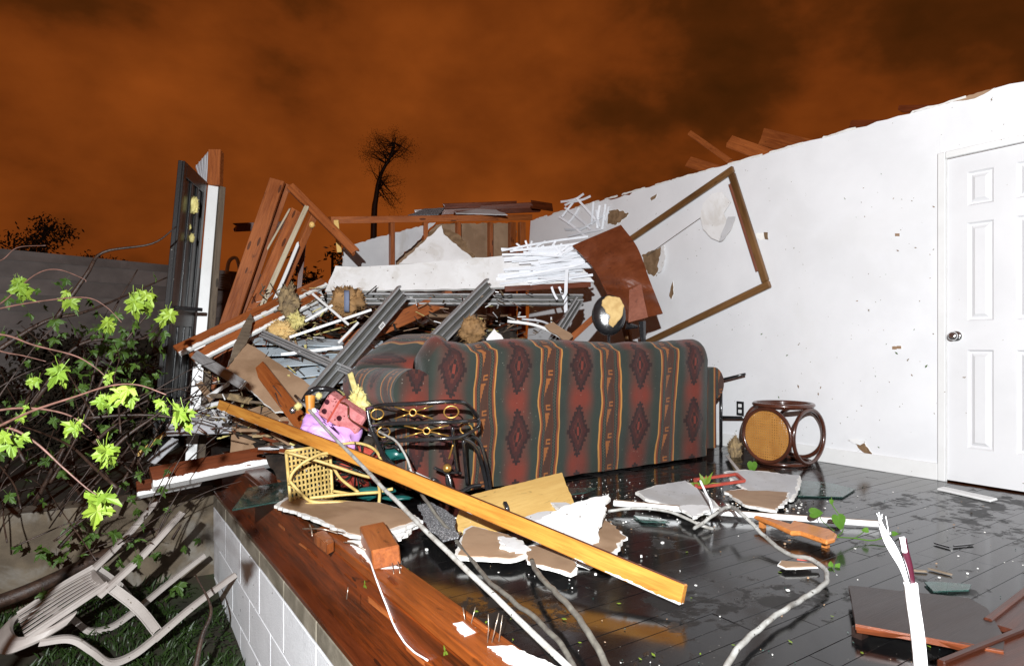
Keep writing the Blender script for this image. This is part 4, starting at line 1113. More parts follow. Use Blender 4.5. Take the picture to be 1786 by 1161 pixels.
# small litter caught all over the pile
b = MB(); r = random.Random(101)
for (x0, x1, y0, y1, d0, d1, n_) in ((430, 660, 590, 680, 4.95, 4.6, 80), (345, 480, 640, 760, 4.85, 4.5, 150), (590, 1000, 505, 590, 5.35, 5.0, 120), (440, 570, 500, 600, 5.4, 5.0, 120), (520, 680, 740, 850, 3.85, 3.6, 90)):
    for i in range(n_):
        v = r.random(); p = at(r.uniform(x0, x1), y0 + (y1 - y0) * v, d0 + (d1 - d0) * v + r.uniform(-.02, .25))
        d = V((r.gauss(0, 1), r.gauss(0, 1), r.gauss(0, .6))).normalized(); s_ = d.cross(Z).normalized(); L = r.uniform(.012, .07)
        b.box(p, d * L, s_ * r.uniform(.0015, .010), s_.cross(d) * r.uniform(.001, .004), r.randrange(9))
tag(b.build('pile_litter', ['grey_wood', 'rubble', 'foam', 'paper', 'board', 'mahog', 'rubble', 'insul', 'grey_wood']), 'fine litter of splinters, paper and fibre caught over the wreckage', kind='stuff')
# vertical-blind slats
def blind(name, label, items, loc):
    t = thing(name, loc, label, 'window blind')
    for (p, q, wd) in items: beam('slat', p, q, wd, .0025, 'blind', t, bevel=0, seg=3, warp=rng.uniform(-.012, .012), roll=rng.uniform(-25, 25))
    return t
r = random.Random(31); it = []
for i in range(46):
    yy = 436 + r.uniform(0, 58); x0 = 872 + r.uniform(-8, 70) - (yy - 460) * .05; x1 = min(1034, x0 + r.uniform(60, 165)); sl_ = r.uniform(-.16, .10)
    d = 5.84 - (yy - 436) / 58 * .12 - r.uniform(.01, .06)
    it.append((at(x0, yy + r.uniform(-3, 3), d), at(x1, yy + (x1 - x0) * sl_ - 4, d + .1), r.uniform(.018, .03)))
for i in range(12):
    x0 = r.uniform(905, 990); it.append((at(x0, 446, 5.82), at(x0 + r.uniform(-25, 45), r.uniform(418, 434), 5.85), .018))
it.append((at(989, 470, 5.6), at(987, 545, 5.55), .03)); it.append((at(962, 500, 5.6), at(972, 522, 5.55), .02)); it.append((at(975, 500, 5.6), at(984, 522, 5.55), .02))
blind('fallen_blind', 'heap of white blind slats on the fallen ceiling slab', it, at(950, 500, 5.7))
it = []
for (a, c, d, e_) in ((985, 358, 1018, 338), (978, 352, 1012, 344), (980, 378, 1002, 350), (1005, 345, 1040, 385), (985, 362, 1030, 400), (990, 390, 1010, 362), (1035, 352, 1032, 392), (1046, 358, 1042, 398), (1056, 356, 1050, 400), (1010, 402, 1062, 370), (975, 378, 1020, 412), (990, 412, 1048, 400), (1040, 366, 1046, 396), (985, 400, 1022, 396), (1062, 360, 1055, 385), (998, 352, 1030, 342)):
    it.append((onx(a, c, WX - .035), onx(d, e_, WX - .02), .024))
blind('wall_blind', 'tangle of white blind slats hanging on the far end of the white wall', it, onx(1010, 400, WX - .03))
# torn white triangle of drywall and the brown torn sheet behind it
sheet('drywall_triangle', [at(696, 462, 6.05), at(770, 391, 6.35), at(776, 412, 6.3), at(822, 448, 6.15), at(824, 456, 6.1)], .014, ['board', 'paper', 'gyp'], 'pointed white drywall triangle standing behind the ceiling slab', 'drywall', seed=4, amp=.012)
sheet('drywall_triangle', [at(700, 470, 6.15), at(752, 404, 6.4), at(770, 394, 6.42), at(800, 410, 6.4), at(838, 462, 6.2)], .012, ['torn', 'paper', 'gyp'], 'brown torn paper sheet showing behind the pointed white triangle', 'drywall', seed=9, amp=.02)

# insulation
lump('insulation_roll', at(606, 526, 5.25), .13, .10, .11, 'insulbrown', 'brown kraft insulation roll with blue band drooping off the ceiling slab', 'insulation', 2, .4)
band = MB(); 
band.grid(lambda u, v: at(600 + u * 9, 506 + v * 38, 5.13 - .03 * math.sin(v * 3.1)), 2, 8)
o = band.build('blue_band', 'blue', S.objects['insulation_roll'], solid=.004, smooth=True)
lump('insulation_clump', at(504, 530, 5.25), .075, .07, .13, 'insul', 'shaggy grey green insulation clump over the painted planks', 'insulation', 8, .5)
lump('insulation_clump', at(490, 575, 5.05), .095, .07, .06, 'tanfoam', 'tan insulation wad below the shaggy clump', 'insulation', 12, .45)
lump('insulation_clump', at(516, 560, 5.1), .06, .06, .06, 'foam', 'yellowish insulation tuft right of the tan wad', 'insulation', 15, .6)
lump('insulation_clump', at(822, 575, 5.1), .10, .10, .09, 'insulbrown', 'brown insulation wad behind the sofa back', 'insulation', 21, .35)
# white bowed trims behind the sofa
cable('bowed_trim', [at(885, 560, 5.0), at(930, 566, 5.0), at(965, 580, 4.95), at(995, 600, 4.9)], .016, 'trim', 'white bowed trim strip curving down behind the sofa', 'trim', n=4)
cable('bowed_trim', [at(910, 556, 5.1), at(950, 562, 5.1), at(985, 585, 5.0)], .012, 'greyvinyl', 'grey bowed trim strip above the white bowed one', 'trim', n=4)
sheet('cardboard_scrap', [at(950, 566, 4.95), at(965, 562, 5.0), at(1000, 585, 4.9), at(985, 596, 4.85)], .01, ['paper'] * 3, 'brown paper scrap lying above the bowed trim', 'cardboard', seed=4)
sheet('drywall_scrap', [at(848, 592, 4.9), at(862, 573, 4.95), at(878, 590, 4.9), at(870, 605, 4.85)], .012, ['board', 'paper', 'gyp'], 'small white drywall peak poking above the sofa back', 'drywall', seed=6)
bm_('dark_post', (775, 600, 5.1), (835, 520, 5.5), .05, .05, 'rubble', 'dark post behind the second door track')

# =================================================================== STANDING BLACK DOOR with white jamb
sdoor = thing('standing_door', (.55, 5.95, -.28), 'black storm door still standing with its white jamb and siding end', 'door frame')
PB = at(346, 640, 5.5); PT = at(372, 325, 5.7)
ax = (PT - PB).normalized(); base = PB + ax * ((-.27 - PB.z) / ax.z)
beam('jamb', base, PT, .085, .03, 'trim', sdoor, roll=0, bevel=.003)
beam('jamb_return', base + RT * .075 + FW * .03, PT + RT * .065 + FW * .03, .05, .05, 'grey_wood', sdoor, roll=20)
beam('header_stub', at(375, 326, 5.72), at(377, 264, 5.78), .11, .09, 'stud', sdoor, roll=-20)
# black leaf swung toward us on the left of the jamb
DTL, DTR, DBR, DBL = at(319, 280, 4.98), at(358, 317, 5.6), at(318, 775, 5.45), at(270, 800, 4.85)
hn = (DTR - DTL).cross(DBL - DTL).normalized(); hn = hn if hn.dot(CAM - DTL) > 0 else -hn
def dq(u, v): return DTL.lerp(DTR, u).lerp(DBL.lerp(DBR, u), v)
def dleaf(nm, u0, u1, v0, v1, off, th, m='blackdoor', par=sdoor):
    b = MB(); b.plate([p + hn * off for p in (dq(u0, v0), dq(u0, v1), dq(u1, v1), dq(u1, v0))], th, hn); return b.build(nm, m, par, bevel=.004)
dleaf('door_leaf', 0, 1, 0, 1.0, 0, .035)
for (u0, u1, v0, v1) in ((0, .10, 0, 1), (.88, 1, 0, 1), (.101, .879, 0, .05), (.101, .879, .50, .56), (.101, .879, .93, 1), (.35, .42, .051, .499), (.60, .66, .051, .499), (.35, .42, .561, .929), (.60, .66, .561, .929)):
    dleaf('door_rib', u0, u1, v0, v1, .016, .0155)
hdl = beam('door_handle', at(292, 535, 5.0), at(352, 540, 5.25), .03, .03, 'black', sdoor)
# grey siding flap at the top
sheet('siding_flap', [at(340, 291, 5.9), at(366, 262, 5.75), at(360, 322, 5.72), at(352, 318, 5.8)], .01, ['greyvinyl'] * 3, parent=sdoor, step=.2, amp=.002)
for i in range(5):
    t = i / 5 + .1; a = at(340, 291, 5.88).lerp(at(366, 262, 5.73), t); c = at(351, 318, 5.78).lerp(at(360, 322, 5.70), t)
    beam('siding_rib', a, c, .01, .008, 'greyvinyl', sdoor, bevel=.001, seg=1)
for (px_, py_, sz) in ((338, 358, .035), (335, 415, .02), (330, 395, .015)): lump('foam_scrap', at(px_, py_, 5.22), sz, sz * .6, sz * 1.6, 'foam', None, None, px_, .5, 10, sdoor)

# =================================================================== LEFT MIDDLE: boards, cardboard, siding
bm_('timber_post', (236, 855, 4.0), (350, 832, 4.25), .10, .06, ['mahog_paint', 'trim'], 'short dark timber stub with white painted underside behind the long one', roll=-22, paint='-y', rag=.015)
bm_('timber_post', (262, 836, 3.92), (520, 786, 4.55), .135, .085, ['mahog_paint', 'trim'], 'long dark mahogany timber with white painted edge resting on the floor edge', roll=-22, paint='-y', rag=.015)
bm_('yellow_stud', (384, 706, 4.25), (1193, 1037, 2.06), .067, .034, ['yellow', 'panel'], 'long varnished yellow stud with white edge slanting across the floor', 'timber', roll=14, seg=16, paint='+y', warp=.016)
bm_('clip_stud', (452, 640, 4.7), (545, 762, 4.05), .10, .04, 'stud', 'reddish stud with a metal clip leaning on the brown drywall', roll=10)
b = MB(); b.tube(spline([at(476, 672, 4.42), at(490, 690, 4.38), at(500, 712, 4.30), at(488, 706, 4.32), at(480, 685, 4.38)], 4), .004, 6); b.build('metal_clip', 'chrome', S.objects['clip_stud'], smooth=True)
sheet('drywall_sheet', [at(428, 593, 4.9), at(455, 612, 4.85), at(520, 660, 4.7), at(556, 678, 4.6), at(520, 715, 4.4), at(480, 720, 4.35), at(396, 645, 4.6)], .013, ['paper', 'board', 'gyp'], 'brown backed drywall sheet leaning in front of the blue siding', 'drywall', seed=3, amp=.006)
sheet('drywall_sheet', [at(437, 545, 5.0), at(442, 560, 4.98), at(430, 598, 4.85), at(398, 638, 4.65), at(408, 600, 4.8), at(425, 565, 4.9)], .013, ['grey_wood', 'board', 'gyp'], 'narrow dark drywall flap standing up before the painted planks', 'drywall', seed=5, amp=.004)
sheet('drywall_sheet', [at(404, 722, 4.75), at(470, 705, 4.75), at(520, 745, 4.5), at(500, 800, 4.4), at(402, 800, 4.55)], .013, ['paper', 'board', 'gyp'], 'brown drywall sheet standing behind the dark timber', 'drywall', seed=6, amp=.004)
gs = thing('corner_siding', at(350, 760, 4.7), 'grey white ribbed siding piece lying beside the standing door', 'siding')
for i in range(4):
    t = i / 4; p0_, p1_ = at(290, 742 + i * 5.0, 4.75 - i * .02), at(404, 734 + i * 6, 4.75 - i * .02)
    beam('siding_strip', p0_, p1_, .028, .014 + .003 * (i % 2), 'greyvinyl', gs, roll=-30, bevel=.003)
sheet('siding_top', [at(300, 738, 4.78), at(330, 712, 5.0), at(410, 716, 5.0), at(404, 733, 4.78)], .008, ['greyvinyl'] * 3, parent=gs, step=.1, amp=.003)
bm_('broken_lath', (238, 795, 4.55), (292, 752, 4.75), .03, .015, 'pine', 'short pale broken lath above the dark timbers', rag=.02)
bm_('siding_scrap', (262, 808, 4.6), (308, 765, 4.8), .06, .012, 'greyvinyl', 'grey siding scrap tilted beside the pale broken lath', rag=.02)
sheet('glass_sheet', [onz(405, 888, .045), onz(432, 850, .05), onz(560, 828, .05), onz(560, 862, .045), onz(470, 876, .045)], .008, ['glass'] * 3, 'dark green glass sheet overhanging the floor edge by the lattice', 'glass', step=.2, amp=.002)
for i, (p, q, wd, m_) in enumerate((((345, 665, 4.9), (372, 700, 4.8), .05, 'paper'), ((350, 700, 4.85), (400, 668, 4.75), .03, 'board'), ((365, 690, 4.8), (420, 690, 4.7), .035, 'grey_wood'), ((340, 712, 4.85), (385, 702, 4.8), .03, 'trim'), ((395, 690, 4.7), (440, 700, 4.6), .05, 'insul'), ((430, 700, 4.6), (500, 706, 4.5), .02, 'grey_wood'))):
    bm_('splinter', p, q, wd, .012, m_, ['wide brown paper splinter beside the white jamb', 'white gypsum splinter pointing up beside the jamb', 'grey wood splinter under the leaning brown drywall', 'narrow white splinter across the foot of the jamb', 'fuzzy brown fibre strip above the yellow stud end', 'thin grey lath along the brown drywall foot'][i], 'splinter', rag=.04)

# =================================================================== TOY AND CLOTH PILE
lump('toy_heap_base', at(590, 790, 3.95), .22, .2, .14, 'rubble', 'dark rubbish under the lilac pillow and pink box', 'rubbish', 4, .4)
def pillow(name, c, ax_, ay_, az_, m, label, cat='pillow', p=.38):
    b = MB(); c = V(c); se = lambda a, q: math.copysign(abs(a) ** q, a)
    b.grid(lambda u, v: c + ax_ * se(math.cos((v - .5) * math.pi), p) * se(math.cos(u * 6.2832), p) + ay_ * se(math.cos((v - .5) * math.pi), p) * se(math.sin(u * 6.2832), p) + az_ * se(math.sin((v - .5) * math.pi), .8) * (1 + .5 * noise.noise(V((u * 9, v * 6, 2)))) + V((noise.noise(V((math.cos(u * 6.28) * 3, math.sin(u * 6.28) * 3, v * 5))), 0, noise.noise(V((v * 6, math.cos(u * 6.28) * 4, math.sin(u * 6.28) * 4))))) * .022, 40, 20)
    return tag(b.build(name, m, smooth=True), label, cat)
pillow('lilac_pillow', at(578, 750, 3.75), (RT * .95 - Z * .25 - FW * .1) * .18, (Z * .6 + FW * .7 + RT * .1) * .10, (Z * .7 - FW * .6) * .05, 'lilac', 'lilac pillow in the heap beside the bistro chair')
pb = thing('pink_box', at(605, 745, 3.8), 'pink speckled fabric box tipped on the lilac pillow', 'box')
ex, ey = (RT * .80 - Z * .55 + FW * .05).normalized(), (Z * .78 + RT * .5 - FW * .2).normalized(); ez = ex.cross(ey).normalized()
if ez.dot(FW) > 0: ez = -ez
b = MB(); b.box(at(600, 722, 3.75), ex * .13, ey * .075, ez * .05); b.build('box_body', 'pink', pb, bevel=.012)
b = MB(); b.box(at(587, 713, 3.75) + ez * .002, ex * .006, ey * .078, ez * .052); b.build('red_ribbon', 'redplast', pb)
for (a, c) in ((571, 700), (566, 716), (592, 728)):
    b = MB(); cc_ = at(a, c, 3.69); b.tube([cc_, cc_ + ez * .012], [.014, .014], 12); b.build('dark_dot', 'maroon', pb)
b = MB(); b.tube([at(541, 722, 3.8), at(541, 690, 3.82)], [.024, .03], 14); tag(b.build('orange_cup', 'orange', smooth=False), 'small orange cup standing left of the pink box', 'cup')
cable('black_hoop', [at(527, 702, 3.85), at(540, 684, 3.9), at(565, 678, 3.92), at(588, 685, 3.9), at(596, 698, 3.86), at(590, 706, 3.8)], .017, 'black', 'thick black hoop handle above the pink box', 'handle')
lump('foam_chunk', at(628, 700, 3.9), .06, .05, .075, 'foam', 'yellow foam chunk between pink box and sofa arm', 'foam', 6, .5)
bm_('foam_strip', (610, 648, 4.0), (624, 696, 3.9), .035, .02, 'foam', 'pale foam strip hanging over the yellow foam chunk', 'foam', rag=.03)
for i, (a, c, s_, m_) in enumerate(((520, 708, .02, 'foam'), (548, 716, .016, 'board'), (556, 690, .018, 'foam'), (510, 715, .02, 'chrome'), (530, 730, .016, 'gold'))):
    lump('trinket', at(a, c, 3.78), s_, s_, s_, m_, ['small yellow trinket near the orange cup', 'tiny white trinket near the orange cup', 'small yellow knob behind the orange cup', 'small shiny metal trinket on the clip stud', 'small brass trinket on the clip stud'][i], 'trinket', i, .3, 8)
# wire basket, red with dark mesh
wb = thing('wire_basket', at(625, 845, 3.6), 'crushed dark wire basket with red lining under the yellow stud', 'basket')
lump('lining', at(628, 812, 3.72), .15, .12, .12, 'redplast', None, None, 9, .3, 14, wb)
r = random.Random(4)
for i in range(16):
    a0 = r.uniform(0, 6.28); c = at(628, 812, 3.62); pts = []
    for k in range(5):
        t = (k / 4 - .5) * 2; pts.append(c + RT * (.17 * math.cos(a0) * t + r.uniform(-.02, .02)) + Z * (.12 * math.sin(a0) * t + r.uniform(-.02, .02)) - FW * (.06 * (1 - t * t)))
    b = MB(); b.tube(spline(pts, 4), .0035, 5); b.build('wire', r.choice(['darkgreen', 'black', 'darkgreen']), wb)
for i, (a, c, d, w_, h_) in enumerate(((700, 742, 3.42, .10, .012), (690, 792, 3.5, .06, .03), (655, 855, 3.45, .11, .02), (690, 868, 3.4, .09, .012), (640, 862, 3.45, .05, .03))):
    lump('plastic_shard', at(a, c, d), w_, .03, h_, 'teal', ['long dark teal bar under the bistro chair rails', 'teal plastic lump inside the bistro chair frame', 'flat teal shard under the crushed wire basket', 'thin teal shard beside the grey shingle', 'small teal shard behind the rattan rods'][i], 'shard', i, .3, 8)
sheet('white_card', [at(700, 832, 3.35), at(722, 822, 3.45), at(768, 842, 3.4), at(752, 858, 3.3), at(715, 850, 3.3)], .006, ['board'] * 3, 'white card wedged under the bistro chair', 'card', step=.1, amp=.003)

# =================================================================== RATTAN LATTICE STAND on its side
rs = thing('rattan_stand', onz(545, 885, .06), 'pale rattan lattice plant stand lying by the floor edge', 'plant stand')
A, B_, C_, D_ = at(499, 787, 3.34), at(575, 776, 3.62), at(580, 868, 3.5), at(508, 888, 3.24)
def lat(u, v): return A.lerp(B_, u).lerp(D_.lerp(C_, u), v)
ln = (B_ - A).cross(D_ - A).normalized(); ln = ln if ln.dot(CAM - A) > 0 else -ln
for e0, e1 in ((A, B_), (B_, C_), (C_, D_), (D_, A)):
    b = MB(); b.tube([e0, e1], .009, 8); b.build('rim', 'rattan', rs, smooth=True)
for i in range(1, 11):
    u = i / 11
    beam('lattice_strip', lat(u, .02) + ln * .002, lat(u, .98) + ln * .002, .0105, .003, 'rattan', rs, n=ln, bevel=0, seg=1)
    beam('lattice_strip', lat(.02, u) - ln * .002, lat(.98, u) - ln * .002, .0105, .003, 'rattan', rs, n=ln, bevel=0, seg=1)
def rod(pts, r=.0085): 
    b = MB(); b.tube(spline([at(*p) for p in pts], 7), r, 8); b.build('rattan_rod', 'rattan', rs, smooth=True)
rod([(499, 788, 3.33), (560, 805, 3.35), (620, 825, 3.4), (645, 832, 3.42)])
rod([(503, 845, 3.26), (512, 822, 3.26), (540, 800, 3.3), (580, 790, 3.4), (640, 812, 3.45), (648, 828, 3.42)])
rod([(505, 838, 3.25), (530, 865, 3.22), (550, 875, 3.2), (600, 875, 3.25), (665, 882, 3.3)])
rod([(508, 888, 3.24), (540, 878, 3.2), (590, 876, 3.22), (640, 884, 3.26), (668, 884, 3.28)])
rod([(580, 856, 3.5), (630, 862, 3.45), (685, 852, 3.4)])
rod([(580, 812, 3.5), (595, 835, 3.46), (625, 858, 3.4)])
rod([(660, 838, 3.4), (662, 862, 3.35), (660, 885, 3.3)])
rod([(575, 778, 3.62), (620, 772, 3.65), (655, 785, 3.6), (672, 822, 3.5)])
rod([(540, 868, 3.24), (600, 862, 3.3), (660, 858, 3.36)])

# =================================================================== SCRAPS ON THE FLOOR
BR, WH, GR = ['paper', 'board', 'gyp'], ['board', 'paper', 'gyp'], ['greyboard', 'paper', 'gyp']
floor_sheet('drywall_scrap', [(478, 880), (500, 866), (585, 872), (660, 876), (712, 892), (738, 908), (690, 925), (640, 936), (610, 932), (540, 900)], .075, .014, BR, 'large brown backed drywall scrap bridging the floor edge under the lattice', 'drywall', 3, (.01, 0), .006)
floor_sheet('drywall_scrap', [(690, 922), (738, 908), (700, 938), (655, 955), (640, 945)], .055, .012, WH, 'white torn drywall corner under the nailed wood block', 'drywall', 5)
floor_sheet('pine_panel', [(800, 890), (815, 874), (980, 850), (1003, 884), (900, 905), (840, 912), (790, 908)], .05, .012, ['pine'] * 3, 'pale yellow pine panel lying behind the yellow stud', 'board', 2, (.10, .16), amp=.004)
floor_sheet('drywall_scrap', [(950, 868), (985, 874), (1012, 888), (1000, 900), (975, 890)], .062, .006, WH, 'small white paper scrap on the pine panel corner', 'drywall', 8, amp=.006)
floor_sheet('drywall_scrap', [(900, 905), (945, 892), (1000, 890), (930, 910), (918, 918)], .055, .010, WH, 'narrow white drywall sliver beside the pine panel', 'drywall', 12, amp=.008)
floor_sheet('drywall_scrap', [(932, 912), (1000, 895), (1062, 886), (1050, 915), (1028, 957), (985, 948), (940, 926)], .085, .014, WH, 'bright white torn drywall square on the scrap pile', 'drywall', 4, (.13, .19), .012)
floor_sheet('drywall_scrap', [(1000, 912), (1052, 902), (1095, 936), (1062, 970), (1000, 962)], .05, .014, ['paper', 'paper', 'gyp'], 'wet brown drywall corner sticking out under the white square', 'drywall', 6, amp=.01)
floor_sheet('drywall_scrap', [(808, 925), (822, 916), (880, 930), (912, 942), (925, 965), (890, 976), (792, 970)], .04, .013, BR, 'brown wet stained drywall piece left of the yellow stud', 'drywall', 7, amp=.006)
floor_sheet('drywall_scrap', [(868, 935), (900, 940), (920, 952), (918, 964), (880, 955)], .052, .008, WH, 'ragged white gypsum strip on the stained drywall piece', 'drywall', 9, amp=.014, step=.015)
floor_sheet('drywall_scrap', [(918, 952), (945, 950), (1000, 972), (1008, 990), (996, 1000), (920, 978)], .045, .013, BR, 'small brown drywall tongue with white broken edge under the yellow stud', 'drywall', 10, amp=.008)
floor_sheet('shingle_scrap', [(728, 880), (752, 875), (790, 898), (800, 935), (772, 942), (745, 915)], .07, .008, ['shingle'] * 3, 'grey granulated roof shingle scrap under the yellow stud', 'shingle', 2, amp=.006)
cable('rubber_tab', [onz(886, 898, .03), at(884, 885, 3.15), at(880, 876, 3.18)], .012, 'black', 'short black rubber strip standing on the pine panel', 'rubber strip', n=4)
floor_sheet('drywall_scrap', [(1108, 860), (1140, 852), (1195, 845), (1245, 870), (1262, 885), (1180, 880), (1125, 868)], .055, .014, GR, 'grey faced drywall fragment on the white trim before the sofa', 'drywall', 13, (.05, .08), amp=.008)
floor_sheet('drywall_scrap', [(1182, 882), (1225, 880), (1260, 885), (1235, 890), (1208, 902), (1195, 892)], .05, .010, WH, 'small crumbled white drywall fragment on the white trim', 'drywall', 14, amp=.014)
floor_sheet('drywall_scrap', [(1262, 828), (1300, 825), (1395, 832), (1392, 850), (1380, 862), (1300, 852)], .05, .014, GR, 'grey faced drywall fragment in front of the cane stool', 'drywall', 15, (.05, .08), amp=.010)
floor_sheet('drywall_scrap', [(1262, 856), (1300, 852), (1378, 858), (1372, 872), (1355, 890), (1300, 880), (1280, 868)], .035, .013, BR, 'brown faced drywall fragment before the grey one by the stool', 'drywall', 16, amp=.012)
floor_sheet('glass_shard', [(1398, 838), (1440, 840), (1492, 852), (1470, 866), (1392, 864)], .010, .006, ['glass'] * 3, 'large flat green glass shard near the cane stool', 'glass', 3, amp=.001, step=.3)
floor_sheet('glass_shard', [(985, 850), (1040, 850), (1022, 858), (992, 862)], .03, .006, ['glass'] * 3, 'green glass shard lying in front of the sofa middle', 'glass', 4, amp=.001, step=.3)
floor_sheet('glass_shard', [(1105, 898), (1160, 905), (1168, 910), (1120, 908)], .012, .006, ['glass'] * 3, 'thin teal glass sliver beside the white drywall square', 'glass', 5, amp=.001, step=.3)
floor_sheet('glass_shard', [(1612, 1014), (1630, 1013), (1694, 1018), (1690, 1028), (1628, 1030)], .010, .005, ['glass'] * 3, 'pale glass shard behind the dark brown board', 'glass', 6, amp=.001, step=.3)
# gypsum crumbs round the broken drywall
b = MB(); r = random.Random(66)
for (cx, cy, sx, sy, n_) in ((960, 940, 75, 32, 150), (1230, 880, 90, 18, 170), (1330, 872, 60, 18, 110), (620, 915, 70, 22, 70), (860, 900, 60, 20, 60), (1500, 960, 160, 60, 40)):
    for i in range(n_):
        p = onz(r.gauss(cx, sx), r.gauss(cy, sy), .006)
        if not (1.0 < p.x < 4.5) or p.y > 3.2 or p.y < .4: continue
        q = min(.0055, abs(r.gauss(0, .003)) + .001); a = r.uniform(0, 6.28); d = V((math.cos(a), math.sin(a), 0)) * q; e2 = V((-d.y, d.x, 0)) * r.uniform(.5, 1)
        b.box(p + Z * (r.uniform(0, .03) if abs(p.x - 2) < .5 and r.random() < .3 else 0), d, e2, Z * q * r.uniform(.3, .8), r.choice([0, 0, 0, 1, 2]))
tag(b.build('plaster_crumbs', ['gyp', 'paper', 'rubble']), 'crumbled plaster and paper grit around the broken drywall', kind='stuff')
# broken glass glitter
b = MB(); r = random.Random(12)
for i in range(420):
    px_ = r.gauss(1080, 170); py_ = 835 + abs(r.gauss(0, 26)) + (px_ < 950) * 18
    if i % 5 == 0: px_, py_ = r.uniform(800, 1786), r.uniform(850, 1160)
    p = onz(px_, py_, .004)
    if not (1.05 < p.x < 4.5) or p.y > 3.2: continue
    q = r.uniform(.002, .0065) * (.6 if i % 5 == 0 else 1); a = r.uniform(0, 6.28); nrm = V((r.uniform(-.5, .5), r.uniform(-.5, .5), 1)).normalized()
    d = nrm.orthogonal().normalized(); d = Matrix.Rotation(a, 3, nrm) @ d; e2 = nrm.cross(d)
    b.plate([p + d * q, p + e2 * q * r.uniform(.3, 1), p - d * q * r.uniform(.4, 1), p - e2 * q * .6], .002, nrm, (r.choice([0, 0, 1, 2]),) * 3)
tag(b.build('glass_glitter', ['glass', 'gyp', 'paper']), 'crumbs of broken glass and plaster scattered over the wet black floor', kind='stuff')
# long white trim with brown back edge
tag(beam('door_trim', onz(1070, 876, .045), onz(1250, 893, .03), .030, .030, ['trim', 'paper'], n=(-.5, -.8, .0), paint='+y'), 'white trim length with brown top edge under the grey fragment', 'trim')
tag(beam('door_trim', onz(1252, 893, .03), onz(1533, 913, .02), .028, .024, ['trim', 'paper'], n=(-.5, -.8, .0), paint='+y'), 'long white trim length with brown top edge ending at the vine', 'trim')
# red little frame
rf = thing('red_frame', onz(1255, 850, 0), 'small red photo frame lying on glass before the sofa corner', 'photo frame')
fc = [onz(1215, 850, .05), onz(1298, 838, .07), onz(1284, 826, .09), onz(1212, 836, .07)]
for a, c in zip(fc, fc[1:] + fc[:1]): beam('frame_side', a, c, .022, .016, 'redplast', rf, n=(0, 0, 1), bevel=.002)
tag(beam('trim_offcut', onz(1268, 795, .02), onz(1294, 828, .05), .03, .012, 'trim', n=(-.3, -.6, .6)), 'short white trim offcut leaning out from the sofa corner', 'trim')
# turned wooden paddle
pd = thing('wooden_paddle', onz(1390, 925, 0), 'orange wooden paddle with a notched shoulder on the wet floor', 'paddle')
pts = [onz(a, c, .055) for a, c in ((1314, 897), (1345, 902), (1378, 912), (1384, 905), (1392, 908), (1448, 922), (1460, 930), (1456, 938), (1442, 942), (1395, 926), (1380, 926), (1350, 912))]
b = MB(); b.plate(pts, .022, Z); b.build('blade', 'paddle', pd, bevel=.006)
for (a, c) in ((1330, 905), (1440, 938)):
    b = MB(); p = onz(a, c, .04); b.box(V((p.x, p.y, .018)), V((.012, 0, 0)), V((0, .012, 0)), V((0, 0, .018))); b.build('peg', 'paddle', pd)
# cardboard bits
floor_sheet('card_scrap', [(1356, 984), (1362, 977), (1428, 983), (1430, 988), (1370, 990)], .02, .006, BR, 'small brown card scrap under the curving grey cable', 'card', 3, amp=.004)
floor_sheet('card_scrap', [(1386, 966), (1414, 969), (1416, 976), (1390, 974)], .03, .005, ['redplast'] * 3, 'little red card scrap beside the brown card scrap', 'card', 4, amp=.002)
floor_sheet('card_scrap', [(1600, 1040), (1638, 1041), (1648, 1048), (1602, 1048)], .008, .003, ['board'] * 3, 'pale paper scrap behind the dark brown board', 'paper', 5, amp=.002)
for i, (a, c, d, e_) in enumerate(((1592, 994, 1622, 996), (1618, 990, 1662, 1002), (1625, 945, 1660, 955), (1660, 952, 1700, 948))):
    tag(beam('wood_splinter', onz(a, c, .006), onz(d, e_, .006), .012, .006, 'grey_wood' if i < 2 else 'black', n=(0, 0, 1), rag=.02), ['short grey splinter behind the frayed white cable', 'longer pale splinter tip behind the frayed white cable', 'thin black splinter on the streaked floor', 'short black splinter on the streaked floor'][i], 'splinter')
# dark board and mahogany boards, lower right
db = thing('dark_board', onz(1620, 1110, 0), 'dark brown cabinet board lying flat with raw orange edge', 'board')
sheet('board_face', [onz(1480, 1020, .05), onz(1690, 1042, .05), onz(1722, 1060, .05), onz(1752, 1112, .05), onz(1750, 1135, .05), onz(1492, 1087, .05)], .018, ['darkboard', 'mahog2', 'panel'], parent=db, step=.06, amp=.003)
sheet('broken_edge', [onz(1492, 1087, .047), onz(1750, 1135, .047), onz(1752, 1150, .04), onz(1620, 1116, .038), onz(1494, 1096, .04)], .012, ['panel', 'panel', 'panel'], parent=db, step=.03, amp=.006)
for (a, c, d, e_) in ((1500, 1092, .1, .1), (1730, 1128, .1, .1)):
    b = MB(); p = onz(a, c, .03); b.box(V((p.x, p.y, .015)), V((.02, 0, 0)), V((0, .015, 0)), V((0, 0, .016))); b.build('underside_block', 'darkboard', db)
mb_ = [('mahogany_board', (1722, 1090), (1835, 1000), .12, 'mahogany board with raised rim lying at the edge of the dark board'), ('mahogany_board', (1640, 1165), (1860, 1075), .13, 'mahogany board lying in front of the dark board')]
